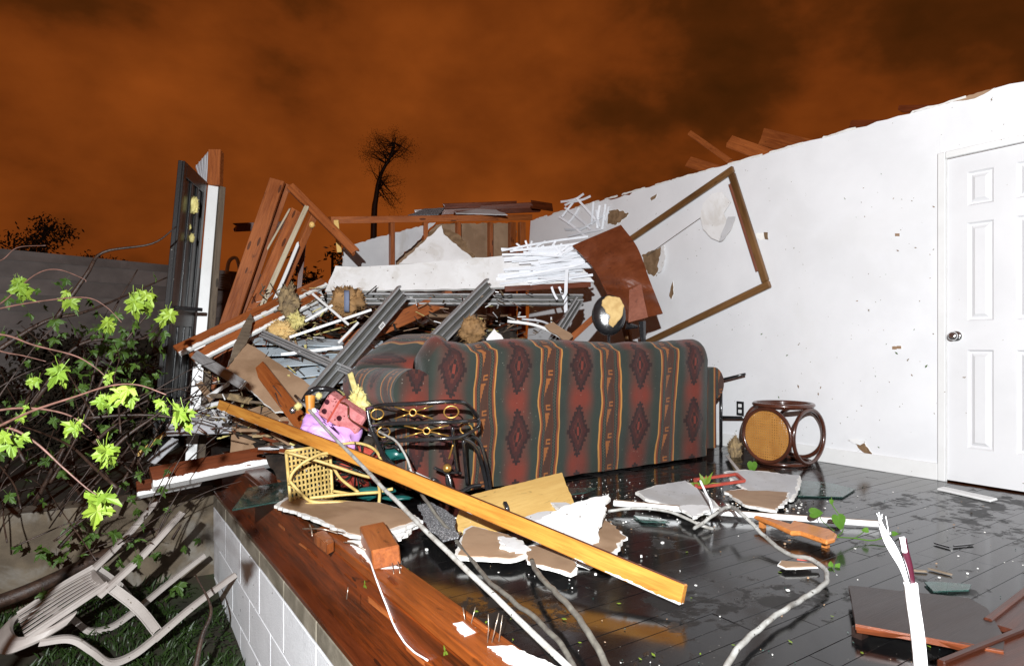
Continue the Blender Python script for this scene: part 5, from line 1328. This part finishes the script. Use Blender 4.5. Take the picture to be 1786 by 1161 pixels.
for nm, p, q, wd, lb in mb_:
    t = thing(nm, onz(*p, .0), lb, 'board')
    P_, Q_ = onz(*p, .035), onz(*q, .035); x = (Q_ - P_).normalized(); yv = V((-x.y, x.x, 0)); yv = yv if yv.dot(FW) < 0 else -yv
    beam('board_face', P_ + yv * .09, Q_ + yv * .09, .18, .018, 'mahog2', t, n=(0, 0, 1)); beam('board_rim', P_ + Z * .004, Q_ + Z * .004, .022, .034, 'mahog2', t, n=(0, 0, 1))
    for k in (.15, .85):
        b = MB(); c = P_.lerp(Q_, k) + yv * .08; b.box(V((c.x, c.y, .013)), V((.02, 0, 0)), V((0, .02, 0)), V((0, 0, .015))); b.build('cleat', 'mahog2', t)
# nailed block of timber on the sole plate
nb = thing('nailed_block', onz(660, 985, .04), 'reddish timber block with two nails lying on the floor edge', 'wood block')
P_, Q_ = onz(674, 972, .08), onz(650, 928, .08)
beam('block', P_, Q_, .105, .075, 'stud', nb, n=(-.15, -.2, 1), bevel=.005)
for (a, c) in ((684, 975), (694, 972)): nail(at(a, c + 9, 2.36), (-.2, -.8, -.45), .05, nb)
floor_sheet('brick_scrap', [(548, 930), (568, 922), (582, 944), (570, 950)], .05, .04, ['stud'] * 3, 'small reddish wood chunk beside the nailed block', 'wood chunk', 4, amp=.004)
for i, (a, c, d, e_) in enumerate(((528, 922, 590, 930), (540, 915, 545, 935), (570, 925, 620, 938), (600, 945, 640, 960))):
    cable('bent_wire', [onz(a, c, .05), onz((a + d) / 2, (c + e_) / 2 - 4, .075), onz(d, e_, .05)], .003, 'nail', ['bent steel wire running from the wood chunk', 'short steel wire crossing another on the rim', 'bent steel wire between wood chunk and nailed block', 'steel wire reaching under the nailed block'][i], 'wire')

# =================================================================== CABLES
def zc(px, py, z): return onz(px, py, z)
cable('metal_rod', [at(515, 690, 4.05), at(640, 822, 2.95), at(780, 962, 2.2), at(992, 1166, 1.62), at(1040, 1215, 1.50)], .0095, 'cable', 'long grey conduit rod slanting from the toy heap to the floor edge', 'conduit', 5)
cable('cable', [at(735, 862, 3.0), zc(790, 935, .05), zc(850, 1010, .03), zc(930, 1075, .03), zc(975, 1120, .03), zc(1002, 1166, .02), zc(1020, 1215, .02)], .0085, 'cabledark', 'dirty dark cable trailing left of the yellow stud to the edge')
cable('cable', [zc(928, 978, .04), zc(938, 1000, .05), zc(985, 1050, .06), zc(1030, 1110, .05), zc(1062, 1166, .03), zc(1085, 1215, .02)], .010, 'cabledark', 'dirty dark cable emerging from under the small drywall tongue')
cable('cable', [zc(1062, 891, .02), zc(1120, 886, .05), zc(1170, 893, .05), zc(1222, 915, .03), zc(1243, 922, .01)], .008, 'cable', 'grey cable arching over the glass sliver near the trim')
cable('cable', [zc(1210, 922, .01), zc(1240, 902, .08), at(1272, 884, 3.05), zc(1295, 898, .10), zc(1330, 932, .05), zc(1375, 966, .03), zc(1420, 978, .04), zc(1442, 1000, .03), zc(1435, 1022, .03), zc(1390, 1052, .03), zc(1330, 1090, .03), zc(1280, 1140, .03), zc(1255, 1180, .02)], .0088, 'cable', 'long grey cable looping over the trim and curving across the floor', k=10)
cable('cable', [zc(1243, 900, .02), at(1240, 880, 3.1), at(1232, 862, 3.18), at(1221, 838, 3.25)], .006, 'cablewhite', 'thin white cable end standing up before the sofa')
cable('thin_wire', [zc(637, 950, .045), zc(650, 992, .045), onx(668, 1040, .853), onx(690, 1095, .853), onx(715, 1130, .85), onx(746, 1151, .85)], .0032, 'cablewhite', 'thin white wire hanging down over the rim joist', 'wire')
cable('thin_wire', [at(655, 750, 3.4), at(690, 770, 3.2), at(710, 800, 3.15), at(722, 836, 3.1), at(728, 850, 3.1)], .006, 'cable', 'pale wire curling through the bistro chair', 'wire')
cable('thin_wire', [at(590, 700, 3.7), at(606, 708, 3.66), at(610, 730, 3.66), at(640, 748, 3.6), at(650, 752, 3.55)], .005, 'mahog', 'thin dark red cord draped over the pink box', 'cord')
# frayed white cable rising close to the lens
fc_ = thing('frayed_cable', at(1640, 1400, .66), 'thick white cable with frayed end and bare maroon core rising from the floor', 'cable')
pts = [V((1.02, .18, .0)), V((.95, .22, .12)), at(1612, 1300, .80), at(1606, 1170, .84), at(1600, 1105, .85), at(1592, 1050, .86), at(1588, 1016, .86)]
b = MB(); b.tube(spline(pts, 6), .0105, 14, flat=.75); b.build('sheath', 'cablewhite', fc_, smooth=True)
def strand(p, r, m, nm): b = MB(); b.tube(spline([at(*q) for q in p], 6), r, 8); b.build(nm, m, fc_, smooth=True)
strand([(1586, 1025, .86), (1576, 985, .86), (1556, 945, .86), (1540, 920, .86), (1532, 898, .86)], [.0036] * 12 + [.0034, .0032, .003, .0028, .0026, .0025, .0024, .0022, .002, .0018, .0015, .0012, .0008], 'cablewhite', 'strand')
strand([(1585, 1025, .862), (1572, 990, .865), (1548, 950, .866), (1535, 915, .865), (1538, 902, .866)], [.0028] * 14 + [.0026, .0024, .0022, .002, .0018, .0016, .0014, .0012, .001, .0008, .0006], 'cablewhite', 'strand')
strand([(1590, 1025, .862), (1586, 990, .86), (1578, 958, .86), (1574, 938, .86)], .0048, 'maroon', 'core')
strand([(1578, 962, .858), (1575, 945, .858), (1573, 936, .858)], .0036, 'cablewhite', 'strand')
strand([(1588, 1020, .857), (1577, 980, .857), (1562, 948, .857), (1550, 930, .857)], .0012, 'black', 'strand')
for i, (a, c) in enumerate(((1529, 895), (1533, 893), (1539, 896), (1545, 900), (1553, 928))):
    strand([(1536 if i < 3 else 1552, 905 if i < 3 else 940, .86), (a, c, .86)], .0004, 'cablewhite', 'strand')

# =================================================================== VINE and sprigs on the floor
def heart(c, n, up_, s, m, parent, nm='leaf'):
    n = V(n).normalized(); u_ = (V(up_) - n * V(up_).dot(n)).normalized(); s_ = u_.cross(n); c = V(c); b = MB()
    out = [(0, -1.0), (.35, -.62), (.62, -.15), (.68, .3), (.5, .62), (.22, .68), (0, .5), (-.22, .68), (-.5, .62), (-.68, .3), (-.62, -.15), (-.35, -.62)]
    b.v = [c] + [c + s_ * x * s + u_ * y * s + n * (abs(x) * .55 - .25 * y * y) * s for x, y in out]
    for i in range(12): b.f.append((0, 1 + i, 1 + (i + 1) % 12)); b.m.append(0)
    return b.build(nm, m, parent, smooth=False, solid=.0008)
vi = thing('vine_cutting', onz(1480, 940, 0), 'torn green vine with heart shaped leaves beside the wooden paddle', 'vine')
b = MB(); b.tube(spline([zc(1458, 936, .04), zc(1490, 938, .02), zc(1520, 942, .01), zc(1545, 936, .02), zc(1570, 930, .01)], 5), .003, 6)
b.tube(spline([zc(1458, 936, .04), zc(1470, 925, .05), at(1468, 905, 2.9), at(1452, 880, 2.95), at(1450, 866, 3)], 5), .0025, 6)
b.tube(spline([zc(1455, 925, .05), at(1434, 908, 2.95), at(1428, 893, 2.95)], 5), .002, 6)
b.tube(spline([zc(1490, 938, .02), zc(1505, 928, .03), zc(1512, 920, .04)], 5), .002, 6); b.build('stem', 'pothos', vi, smooth=True)
for (a, c, d, s_, up_) in ((1421, 894, 2.95, .036, -RT), (1463, 907, 2.85, .042, Z - RT * .2), (1450, 874, 2.95, .014, Z), (1510, 924, 2.85, .018, RT), (1560, 930, 2.85, .016, -RT)):
    heart(at(a, c, d), CAM - at(a, c, d) + V((rng.uniform(-.3, .3), 0, .3)), up_, s_, 'pothos', vi)
l2 = thing('leaf_sprig', onz(1312, 824, .05), 'single heart shaped green leaf resting before the cane stool', 'leaf')
heart(at(1312, 812, 4.1), CAM - at(1312, 812, 4.1), Z, .045, 'pothos', l2)
b = MB(); b.tube([at(1312, 818, 4.1), onz(1308, 830, .045)], .002, 6); b.build('stem', 'pothos', l2)
sg = thing('leaf_sprig', onz(1458, 994, .0), 'tiny upright green sprig beside the grey cable', 'leaf')
for (a, c, up_) in ((1449, 984, Z), (1461, 986, Z + RT), (1456, 992, RT)): heart(at(a, c, 2.5), CAM - at(a, c, 2.5), -up_, .014, 'pothos', sg)
b = MB(); b.tube([at(1450, 988, 2.5), onz(1455, 996, .002)], .0015, 5); b.build('stem', 'pothos', sg)
hp = thing('plant_tuft', onz(1228, 848, .02), 'bright spiky green plant tuft in the red frame', 'plant')
r = random.Random(2)
for i in range(14):
    c = onz(1230, 846, .05); a = r.uniform(0, 3.14); L = r.uniform(.05, .10); d = (RT * math.cos(a) + Z * math.sin(a) * .8 - FW * r.uniform(-.3, .5)).normalized()
    s_ = d.cross(FW).normalized() * .010; b = MB(); b.add([c, c + d * L * .5 + s_, c + d * L, c + d * L * .5 - s_], [(0, 1, 2), (0, 2, 3)]); b.build('blade', 'maple', hp)
b = MB(); b.tube([onz(1230, 846, .05), onz(1230, 848, .0)], .006, 6); b.build('stem', 'maple', hp)
b = MB(); r = random.Random(91)
for i in range(34):
    px_, py_ = r.uniform(600, 1700), r.uniform(880, 1150); p = onz(px_, py_, .004)
    if p.x < 1.02 or p.x > 4.5: continue
    a = r.uniform(0, 6.28); d = V((math.cos(a), math.sin(a), .1)); e2 = V((-d.y, d.x, .1)); q = r.uniform(.004, .012)
    b.plate([p - d * q, p + e2 * q * .5, p + d * q, p - e2 * q * .5], .001, Z)
for (a, c) in ((636, 1020), (776, 1136)):
    p = onx(a, c, .852); q = .014
    for k in range(3):
        t = k * 2.1 + a; d = V((0, math.cos(t), math.sin(t))); e2 = V((0, -d.z, d.y)); b.plate([p, p + d * q * .6 + e2 * q * .4, p + d * q * 1.3, p + d * q * .6 - e2 * q * .4], .001, V((-1, 0, 0)))
tag(b.build('leaf_bits', 'maple'), 'tiny torn green leaf bits strewn on floor and rim joist', kind='stuff')

# =================================================================== PLASTIC CHAIR lying in the pit
pc = thing('plastic_chair', V((0.1, 4.7, -1.1)), 'dirty white plastic garden chair overturned on the grass', 'chair')
# chair frame: u = up the backrest, f = forward off the seat, s = sideways
s_ = (ray(215, 1040).normalized() - RT * .24 + Z * .27).normalized()
u_ = -RT * .875 - Z * .47; u_ = (u_ - s_ * u_.dot(s_)).normalized(); f_ = s_.cross(u_).normalized()
f_ = f_ if f_.dot(Z) < 0 else -f_
KS = 1.2
O = at(190, 1020, 3.75) + s_ * .2 * KS                       # middle of the seat's rear edge
def cp(s, f, u): return O + (s_ * s + f_ * f * .78 + u_ * u) * KS
def band(nm, path, wd, th, wdir, lip=.022):
    """plastic strip along a chair-space path, with a folded lip"""
    P_ = spline([V(p) for p in path], 8); b = MB(); wdir = V(wdir)
    ring_ = []
    for i, p in enumerate(P_):
        t = i / (len(P_) - 1); w_ = wd(t) if callable(wd) else wd
        d = (P_[min(i + 1, len(P_) - 1)] - P_[max(i - 1, 0)]).normalized(); nn = d.cross(wdir).normalized()
        prof = [(-w_ / 2, -lip), (-w_ / 2, 0), (-w_ / 4, th), (w_ / 4, th), (w_ / 2, 0), (w_ / 2, -lip), (w_ / 2 - .005, -lip), (w_ / 2 - .006, -.004), (0, th - .006), (-w_ / 2 + .006, -.004), (-w_ / 2 + .005, -lip)]
        ring_.append([cp(*(p + wdir * a + nn * c)) for a, c in prof])
    k = len(ring_[0])
    for rg in ring_: b.v += rg
    for i in range(len(ring_) - 1):
        for j in range(k): j2 = (j + 1) % k; b.f.append((i * k + j, i * k + j2, (i + 1) * k + j2, (i + 1) * k + j)); b.m.append(0)
    b.f.append(tuple(range(k - 1, -1, -1))); b.f.append(tuple((len(ring_) - 1) * k + j for j in range(k))); b.m += [0, 0]
    return b.build(nm, 'plastic', pc, smooth=False, bevel=.0)
# seat
b = MB(); b.grid(lambda u, v: cp((u - .5) * (.40 + .08 * v), v * .42, -.02 * math.sin(math.pi * v) + .01 * math.cos((u - .5) * 3)), 12, 12); b.build('seat', 'plastic', pc, smooth=True, solid=.006)
# back slats and rails
for i in range(7):
    t = (i - 3) / 3
    band('back_slat', [(t * .15, -.01, .02), (t * .165, -.045, .17), (t * .175, -.075, .36)], .026, .003, (1, 0, 0), .005)
band('back_rail', [(-.235, .0, .20), (-.235, -.03, .30), (-.19, -.07, .40), (-.08, -.085, .435), (.08, -.085, .435), (.19, -.07, .40), (.235, -.03, .30), (.235, .0, .20)], .085, .010, (0, .25, .97))
band('lower_rail', [(-.2, -.0, .03), (0, -.012, .03), (.2, .0, .03)], .05, .006, (0, .2, .98))
for sg_ in (-1, 1):
    band('back_side', [(sg_ * .195, .0, .0), (sg_ * .21, -.03, .15), (sg_ * .205, -.06, .36)], .04, .006, (1, 0, 0))
    band('arm', [(sg_ * .225, -.02, .33), (sg_ * .255, .08, .24), (sg_ * .27, .22, .215), (sg_ * .265, .36, .20), (sg_ * .25, .43, .12), (sg_ * .245, .45, .0)], .055, .008, (1, 0, 0))
    band('leg', [(sg_ * .245, .45, .02), (sg_ * .25, .46, -.2), (sg_ * .27, .49, -.44)], lambda t: .062 - .024 * t, .008, (1, 0, 0))
    band('leg', [(sg_ * .20, .0, .06), (sg_ * .22, -.03, -.18), (sg_ * .25, -.10, -.44)], lambda t: .070 - .028 * t, .008, (1, 0, 0))
    band('side_rail', [(sg_ * .215, .0, -.0), (sg_ * .235, .22, -.02), (sg_ * .24, .43, -.01)], .05, .006, (0, 0, 1))

# =================================================================== LOG, BRANCHES and MAPLE LEAVES
tag(MB().tube(spline([at(-40, 1062, 4.0), at(60, 1025, 4.15), at(180, 968, 4.5), at(270, 922, 4.8), at(345, 905, 4.95)], 6), [.045] * 13 + [.032] * 8 + [.022] * 4, 12).build('fallen_log', 'bark', smooth=True), 'dark fallen tree limb lying across the plastic chair', 'log')
bm_('broken_plank', (165, 1010, 4.7), (268, 893, 5.1), .055, .015, 'greyvinyl', 'grey broken plank standing behind the plastic chair', 'plank', rag=.03)
for i, (p, q, wd) in enumerate((((170, 985, 4.9), (265, 895, 5.2), .07), ((-10, 1010, 4.6), (40, 955, 4.9), .07), ((180, 1020, 4.75), (235, 970, 4.95), .06))):
    bm_('pale_plank', p, q, wd, .015, 'greyvinyl', ['pale plank leaning on the concrete wall behind the log', 'pale plank end lying left of the chair back', 'short pale plank under the fallen limb'][i], 'plank', rag=.04)
def mapleleaf():
    pol = [(0, -.15), (.10, -.22), (.42, -.30), (.36, -.12), (.62, .02), (.92, .20), (.70, .24), (.74, .42), (.48, .36), (.30, .34), (.34, .58), (.24, .60), (.22, .82), (.08, .84), (0, 1.10)]
    return pol + [(-x, y) for x, y in pol[-2:0:-1]]
LEAF = []
for k in range(9):
    r = random.Random(k); b = MB(); pol = mapleleaf(); cu = r.uniform(.2, .7); cv = r.uniform(.3, .9); tw = r.uniform(-.6, .6); fo = r.uniform(.2, .8); sx_ = r.uniform(.6, 1.0)
    f3 = lambda x, y: V((x * sx_, y, -cu * x * x - cv * (y - .1) ** 2 * .8 + tw * x * y + fo * abs(x) + .07 * math.sin(9 * x + 7 * y)))
    b.v = [f3(0, .12)] + [f3(x * r.uniform(.9, 1.08), y * r.uniform(.92, 1.06)) for x, y in pol]
    n_ = len(pol)
    for i in range(n_): b.f.append((0, 1 + i, 1 + (i + 1) % n_)); b.m.append(0)
    b.tube([(0, -.12, 0), (.02, -.5, .05), (.0, -.8, .12)], .018, 4)
    for nm in ('maple', 'maple2'):
        o = b.build('leaf', nm, mtx=Matrix.Identity(4), smooth=False); LEAF.append((nm, o.data)); bpy.data.objects.remove(o)
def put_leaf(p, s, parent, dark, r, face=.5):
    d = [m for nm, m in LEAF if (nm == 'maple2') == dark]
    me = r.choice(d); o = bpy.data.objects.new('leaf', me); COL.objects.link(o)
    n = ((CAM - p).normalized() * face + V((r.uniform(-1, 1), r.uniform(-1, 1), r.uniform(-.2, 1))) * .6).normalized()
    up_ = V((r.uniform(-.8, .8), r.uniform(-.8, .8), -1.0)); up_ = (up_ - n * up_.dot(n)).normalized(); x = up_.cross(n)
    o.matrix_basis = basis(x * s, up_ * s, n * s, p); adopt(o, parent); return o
mt_ = thing('maple_bough', V((-1.2, 2.6, -1.1)), 'fallen maple bough with bright fresh leaves reaching in from the side', 'branch')
mt2 = thing('fallen_maple', V((-.9, 4.6, -1.0)), 'tangle of broken maple branches with small dim leaves over the pit', 'branch')
r = random.Random(19)
twigs = [([(-60, 985, 1.9), (10, 985, 1.75), (80, 950, 1.65), (170, 925, 1.6), (240, 928, 1.6), (280, 920, 1.6)], 0)]
nearp = [
    [(-80, 780, 1.5), (0, 742, 1.48), (60, 715, 1.47), (130, 692, 1.46), (190, 673, 1.45), (240, 671, 1.45), (290, 688, 1.45)],
    [(-80, 742, 1.5), (10, 745, 1.5), (60, 770, 1.5), (110, 815, 1.5), (150, 850, 1.5), (168, 862, 1.5)],
    [(-80, 735, 1.6), (0, 715, 1.6), (60, 712, 1.6), (115, 722, 1.6), (150, 742, 1.6), (172, 762, 1.6)],
    [(-80, 590, 1.9), (0, 583, 1.9), (60, 602, 1.9), (130, 620, 1.9), (165, 640, 1.9), (186, 658, 1.9)],
    [(-80, 560, 2.3), (0, 538, 2.3), (80, 524, 2.3), (150, 519, 2.3), (185, 535, 2.3), (212, 562, 2.3)],
    [(-80, 585, 2.1), (0, 612, 2.1), (40, 620, 2.1), (80, 630, 2.1)],
    [(-60, 560, 2.6), (0, 530, 2.6), (60, 480, 2.6), (100, 470, 2.6), (145, 486, 2.6), (150, 492, 2.6)],
    [(-60, 470, 2.8), (0, 455, 2.8), (30, 432, 2.8), (80, 428, 2.8)],
]
b = MB()
root = at(-140, 800, 1.9)
for p in nearp:
    k = len(spline(p and [V(q) for q in p], 6)); pts = [root] + [at(*q) for q in p]; pts = spline(pts, 6); n_ = len(pts)
    b.tube(pts, [.0042 * (1 - .7 * i / n_) for i in range(n_)], 6)
b.tube(spline([V((-1.1, 1.2, -1.1)), V((-.95, 1.4, -.2)), root + V((.0, 0, -.1)), root], 5), [.016] * 16, 8)
b.build('twigs', 'twig', mt_, smooth=True)
for (a, c, d, s_, n_) in ((318, 716, 1.45, .036, 4), (285, 712, 1.45, .016, 2), (222, 692, 1.46, .026, 3), (186, 705, 1.47, .022, 2), (186, 790, 1.5, .036, 3), (172, 880, 1.5, .038, 4), (135, 748, 1.5, .024, 3), (95, 655, 1.75, .036, 3), (190, 660, 1.9, .018, 2), (12, 765, 1.5, .030, 2), (30, 770, 1.5, .02, 1), (196, 565, 2.3, .028, 2), (240, 530, 2.3, .042, 4), (285, 548, 2.3, .036, 3), (258, 520, 2.3, .03, 2), (35, 510, 2.6, .045, 3), (28, 485, 2.6, .03, 2), (60, 660, 1.8, .02, 2), (115, 520, 2.6, .03, 2), (45, 722, 1.6, .014, 2)):
    for i in range(n_ + 1):
        p = at(a + r.uniform(-11, 11), c - 4 + r.uniform(-11, 11), d + r.uniform(-.02, .02)); put_leaf(p, s_ * r.uniform(1.0, 1.5), mt_, False, r, .8)
# tangle behind
b = MB()
for i in range(95):
    x0, y0 = r.uniform(-60, 300), r.uniform(700, 980); d = r.uniform(3.2, 5.2); L = r.uniform(70, 260); a = R_(r.gauss(42, 20))
    if r.random() < .25: a = R_(r.uniform(90, 160))
    pts = [at(x0 + L * t * math.cos(a) + r.uniform(-6, 6), max(440, y0 - L * t * math.sin(a) - 18 * math.sin(3 * t)), d + .3 * t) for t in (0, .25, .5, .75, 1)]
    pts = spline(pts, 4); r0 = r.choice([.004, .005, .006, .012]); b.tube(pts, [r0 * (1 - .7 * k / len(pts)) for k in range(len(pts))], 5)
for p in ([(-20, 930, 4.6), (100, 900, 4.6), (180, 830, 4.8), (230, 770, 5), (268, 680, 5)], [(-10, 1020, 4.4), (90, 950, 4.6), (170, 890, 4.8), (250, 840, 5.1)], [(60, 880, 4.4), (110, 780, 4.4), (150, 700, 4.4), (190, 560, 4.6), (240, 470, 4.8)], [(-20, 620, 4), (80, 560, 4.2), (160, 540, 4.4), (300, 480, 5)], [(190, 890, 4.2), (220, 830, 4.3), (235, 800, 4.4), (245, 770, 4.4)], [(95, 560, 4.2), (150, 480, 4.3), (180, 440, 4.4), (265, 425, 4.5), (308, 395, 4.6)], [(340, 1170, 3.4), (352, 1110, 3.5), (368, 1060, 3.6), (340, 1000, 3.7)], [(60, 700, 4.5), (140, 600, 4.6), (250, 590, 4.8), (300, 540, 5)], [(300, 940, 4.8), (320, 900, 4.9), (300, 860, 4.9)]):
    pts = spline([at(*q) for q in p], 6); r0 = .016 if len(p) > 3 else .009; b.tube(pts, [r0 * (1 - .75 * k / len(pts)) for k in range(len(pts))], 6)
b.tube(spline([V((-1.6, 4.4, -1.15)), V((-1.3, 4.4, -.6)), at(-20, 800, 4.4), at(60, 700, 4.4), at(120, 620, 4.5)], 5), [.04 - .0014 * i for i in range(21)], 8)
b.build('branches', 'bark', mt2, smooth=True)
for i in range(185):
    a, c = r.uniform(0, 300), r.uniform(480, 980)
    if i < 70: a, c = r.gauss(210, 55), r.gauss(620, 50)
    if a > 300 or (c < 520 and a > 150 and r.random() < .6): continue
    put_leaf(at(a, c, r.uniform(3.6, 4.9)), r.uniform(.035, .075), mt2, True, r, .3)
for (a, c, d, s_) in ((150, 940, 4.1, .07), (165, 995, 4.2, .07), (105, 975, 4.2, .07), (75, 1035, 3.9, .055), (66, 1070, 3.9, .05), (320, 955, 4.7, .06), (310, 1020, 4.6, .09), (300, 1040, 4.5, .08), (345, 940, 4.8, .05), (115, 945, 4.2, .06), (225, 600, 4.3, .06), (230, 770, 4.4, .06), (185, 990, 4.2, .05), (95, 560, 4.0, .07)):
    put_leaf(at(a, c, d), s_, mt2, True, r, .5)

# =================================================================== NIGHT BACKGROUND
nh = thing('neighbour_house', V((-1.5, 11, -1)), 'damaged neighbouring house with dim grey clapboards behind the branches', 'house')
wn = (V((.25, -1, 0))).normalized(); wx_ = V((1, .25, 0)).normalized(); wo = V((-9.5, 9.0, -1.0))
for i in range(14):
    z0 = i * .235; Lw = 12.4
    q = [wo + Z * z0, wo + wx_ * Lw + Z * (z0 + .0), wo + wx_ * Lw + Z * (z0 + (.25 if i < 13 else .10)), wo + Z * (z0 + .25)]
    tn = wn * .02
    b = MB(); b.plate([q[0] + tn, q[1] + tn, q[2], q[3]], .02, wn, (0, 0, 0)); b.build('clapboard', 'faintsiding', nh)
vt = at(388, 490, 10.3)
for i in range(6): beam('vent_slat', vt + Z * (.04 * i - .1) - RT * .14, vt + Z * (.04 * i - .1) + RT * .14, .03, .02, 'faintsiding', nh, bevel=0, seg=1)
b = MB(); b.tube(spline([at(395, 478, 10.6), at(400, 455, 10.6), at(412, 450, 10.6), at(418, 470, 10.6), at(420, 495, 10.6)], 5), .03, 6); b.build('vent_pipe', 'greyvinyl', nh)
def tree(name, base, top, spread, label, seed, n=2600, crown_z=.55, leaf=.05, holes=.0, cat='tree'):
    r = random.Random(seed); t = thing(name, base, label, cat); base, top = V(base), V(top); H = (top - base).length
    b = MB(); mid = base.lerp(top, .55) + V((r.uniform(-.05, .05) * H, 0, 0))
    pts = spline([base, base.lerp(top, .3) + RT * -.01 * H, mid, top], 6); b.tube(pts, [H * .018 * (1 - .85 * i / len(pts)) + .01 for i in range(len(pts))], 7)
    ends = [top]
    for i in range(26):
        k = r.uniform(crown_z, .98); p = pts[min(int(k * (len(pts) - 1)), len(pts) - 1)]
        d = V((r.uniform(-1, 1), r.uniform(-1, 1), r.uniform(.1, .9))).normalized(); L = spread * r.uniform(.45, 1.0) * (1.0 if k > .6 else .6)
        q = spline([p, p + d * L * .5 + Z * .05 * L, p + d * L], 4); b.tube(q, [.03 * H / 10 * (1 - .8 * j / len(q)) + .006 for j in range(len(q))], 5)
        ends.append(p + d * L); ends.append(p + d * L * .6)
        for m in range(3):
            d2 = (d + V((r.uniform(-1, 1), r.uniform(-1, 1), r.uniform(-.3, 1))) * .7).normalized(); e0 = p + d * L * r.uniform(.4, .9); b.tube([e0, e0 + d2 * L * .4], [.010, .004], 4); ends.append(e0 + d2 * L * .4)
    b.build('trunk', 'bark', t, smooth=True)
    c = MB()
    for i in range(n):
        e0 = r.choice(ends); p = e0 + V((r.gauss(0, 1), r.gauss(0, 1), r.gauss(0, 1))) * spread * .13
        a = V((r.uniform(-1, 1), r.uniform(-1, 1), r.uniform(-1, 1))).normalized(); q = leaf * r.uniform(.5, 1.4); e2 = a.orthogonal().normalized()
        c.add([p - a * q, p + e2 * q * .5, p + a * q, p - e2 * q * .5], [(0, 1, 2, 3)])
    c.build('crown', 'fartree', t); return t
def gp(px, py, d): p = at(px, py, d); return V((p.x, p.y, -1.0))
tt = thing('tall_tree', gp(650, 400, 28), 'tall thin tree standing dark against the orange sky', 'tree')
b = MB(); tp = spline([gp(648, 400, 28), at(652, 400, 28), at(656, 345, 28), at(664, 305, 28), at(684, 268, 28), at(690, 240, 28)], 6)
b.tube(tp, [.17 - .0048 * i for i in range(len(tp))], 7); r = random.Random(6); ends = []
for (cx, cy, rx, ry, n_, lo) in ((676, 258, 46, 30, 46, .70), (682, 335, 22, 34, 22, .45), (655, 300, 18, 30, 10, .55)):
    for i in range(n_):
        a, q = r.uniform(0, 6.28), math.sqrt(r.random()); e1 = at(cx + rx * q * math.cos(a), cy + ry * q * math.sin(a), 28 + r.uniform(-1, 1))
        p = tp[int(len(tp) * r.uniform(lo, .97 if n_ > 30 else lo + .15)) - 1]; mid = p.lerp(e1, .5) + Z * r.uniform(-.2, .1)
        b.tube(spline([p, mid, e1], 3), [.030, .024, .020, .016, .012, .010, .006], 4); ends.append((e1, 1 if n_ > 30 else .6)); ends.append((p.lerp(e1, .75), .5))
b.build('trunk', 'bark', tt, smooth=True); c = MB()
for i in range(15000):
    e1, k = r.choice(ends)
    if r.random() > k: continue
    p = e1 + V((r.gauss(0, 1), r.gauss(0, 1), r.gauss(0, 1))) * .15; a = V((r.uniform(-1, 1), r.uniform(-1, 1), r.uniform(-1, 1))).normalized(); q = .022 * r.uniform(.5, 1.5); e2 = a.orthogonal().normalized()
    c.add([p - a * q, p + e2 * q * .5, p + a * q, p - e2 * q * .5], [(0, 1, 2, 3)])
c.build('crown', 'fartree', tt)
tree('dark_tree', gp(20, 450, 24), at(25, 415, 24), 1.6, 'dark tree crown beyond the neighbouring house', 9, 9000, .5, .075)
tree('dark_tree', gp(200, 470, 26), at(195, 452, 26), 1.0, 'small dark tree top showing over the neighbour roof', 13, 4000, .6, .06)
tree('dark_bush', gp(575, 470, 11), at(580, 440, 11), .6, 'dark bush in the gap behind the leaning studs', 17, 2500, .4, .05, cat='bush')
tree('dark_bush', gp(545, 500, 11), at(548, 475, 11), .6, 'lower dark bush left of the taller bush behind the studs', 18, 2000, .4, .05, cat='bush')
tree('dark_tree', gp(10, 560, 9.5), at(12, 480, 9.5), .75, 'black tree mass at the corner of the neighbouring house', 27, 7000, .3, .04)
for i, (a, c, d, sp, lb) in enumerate(((60, 640, 8.2, .75, 'dark shrub before the neighbour house, farthest from the standing door'), (150, 655, 8.4, .8, 'dark shrub before the neighbour house, between two others'), (245, 650, 8.6, .75, 'dark shrub before the neighbour house, beside the standing door'))):
    tree('dark_shrub', gp(a, c, d), at(a, c, d), sp, lb, 60 + i, 5200, .15, .045, cat='shrub')
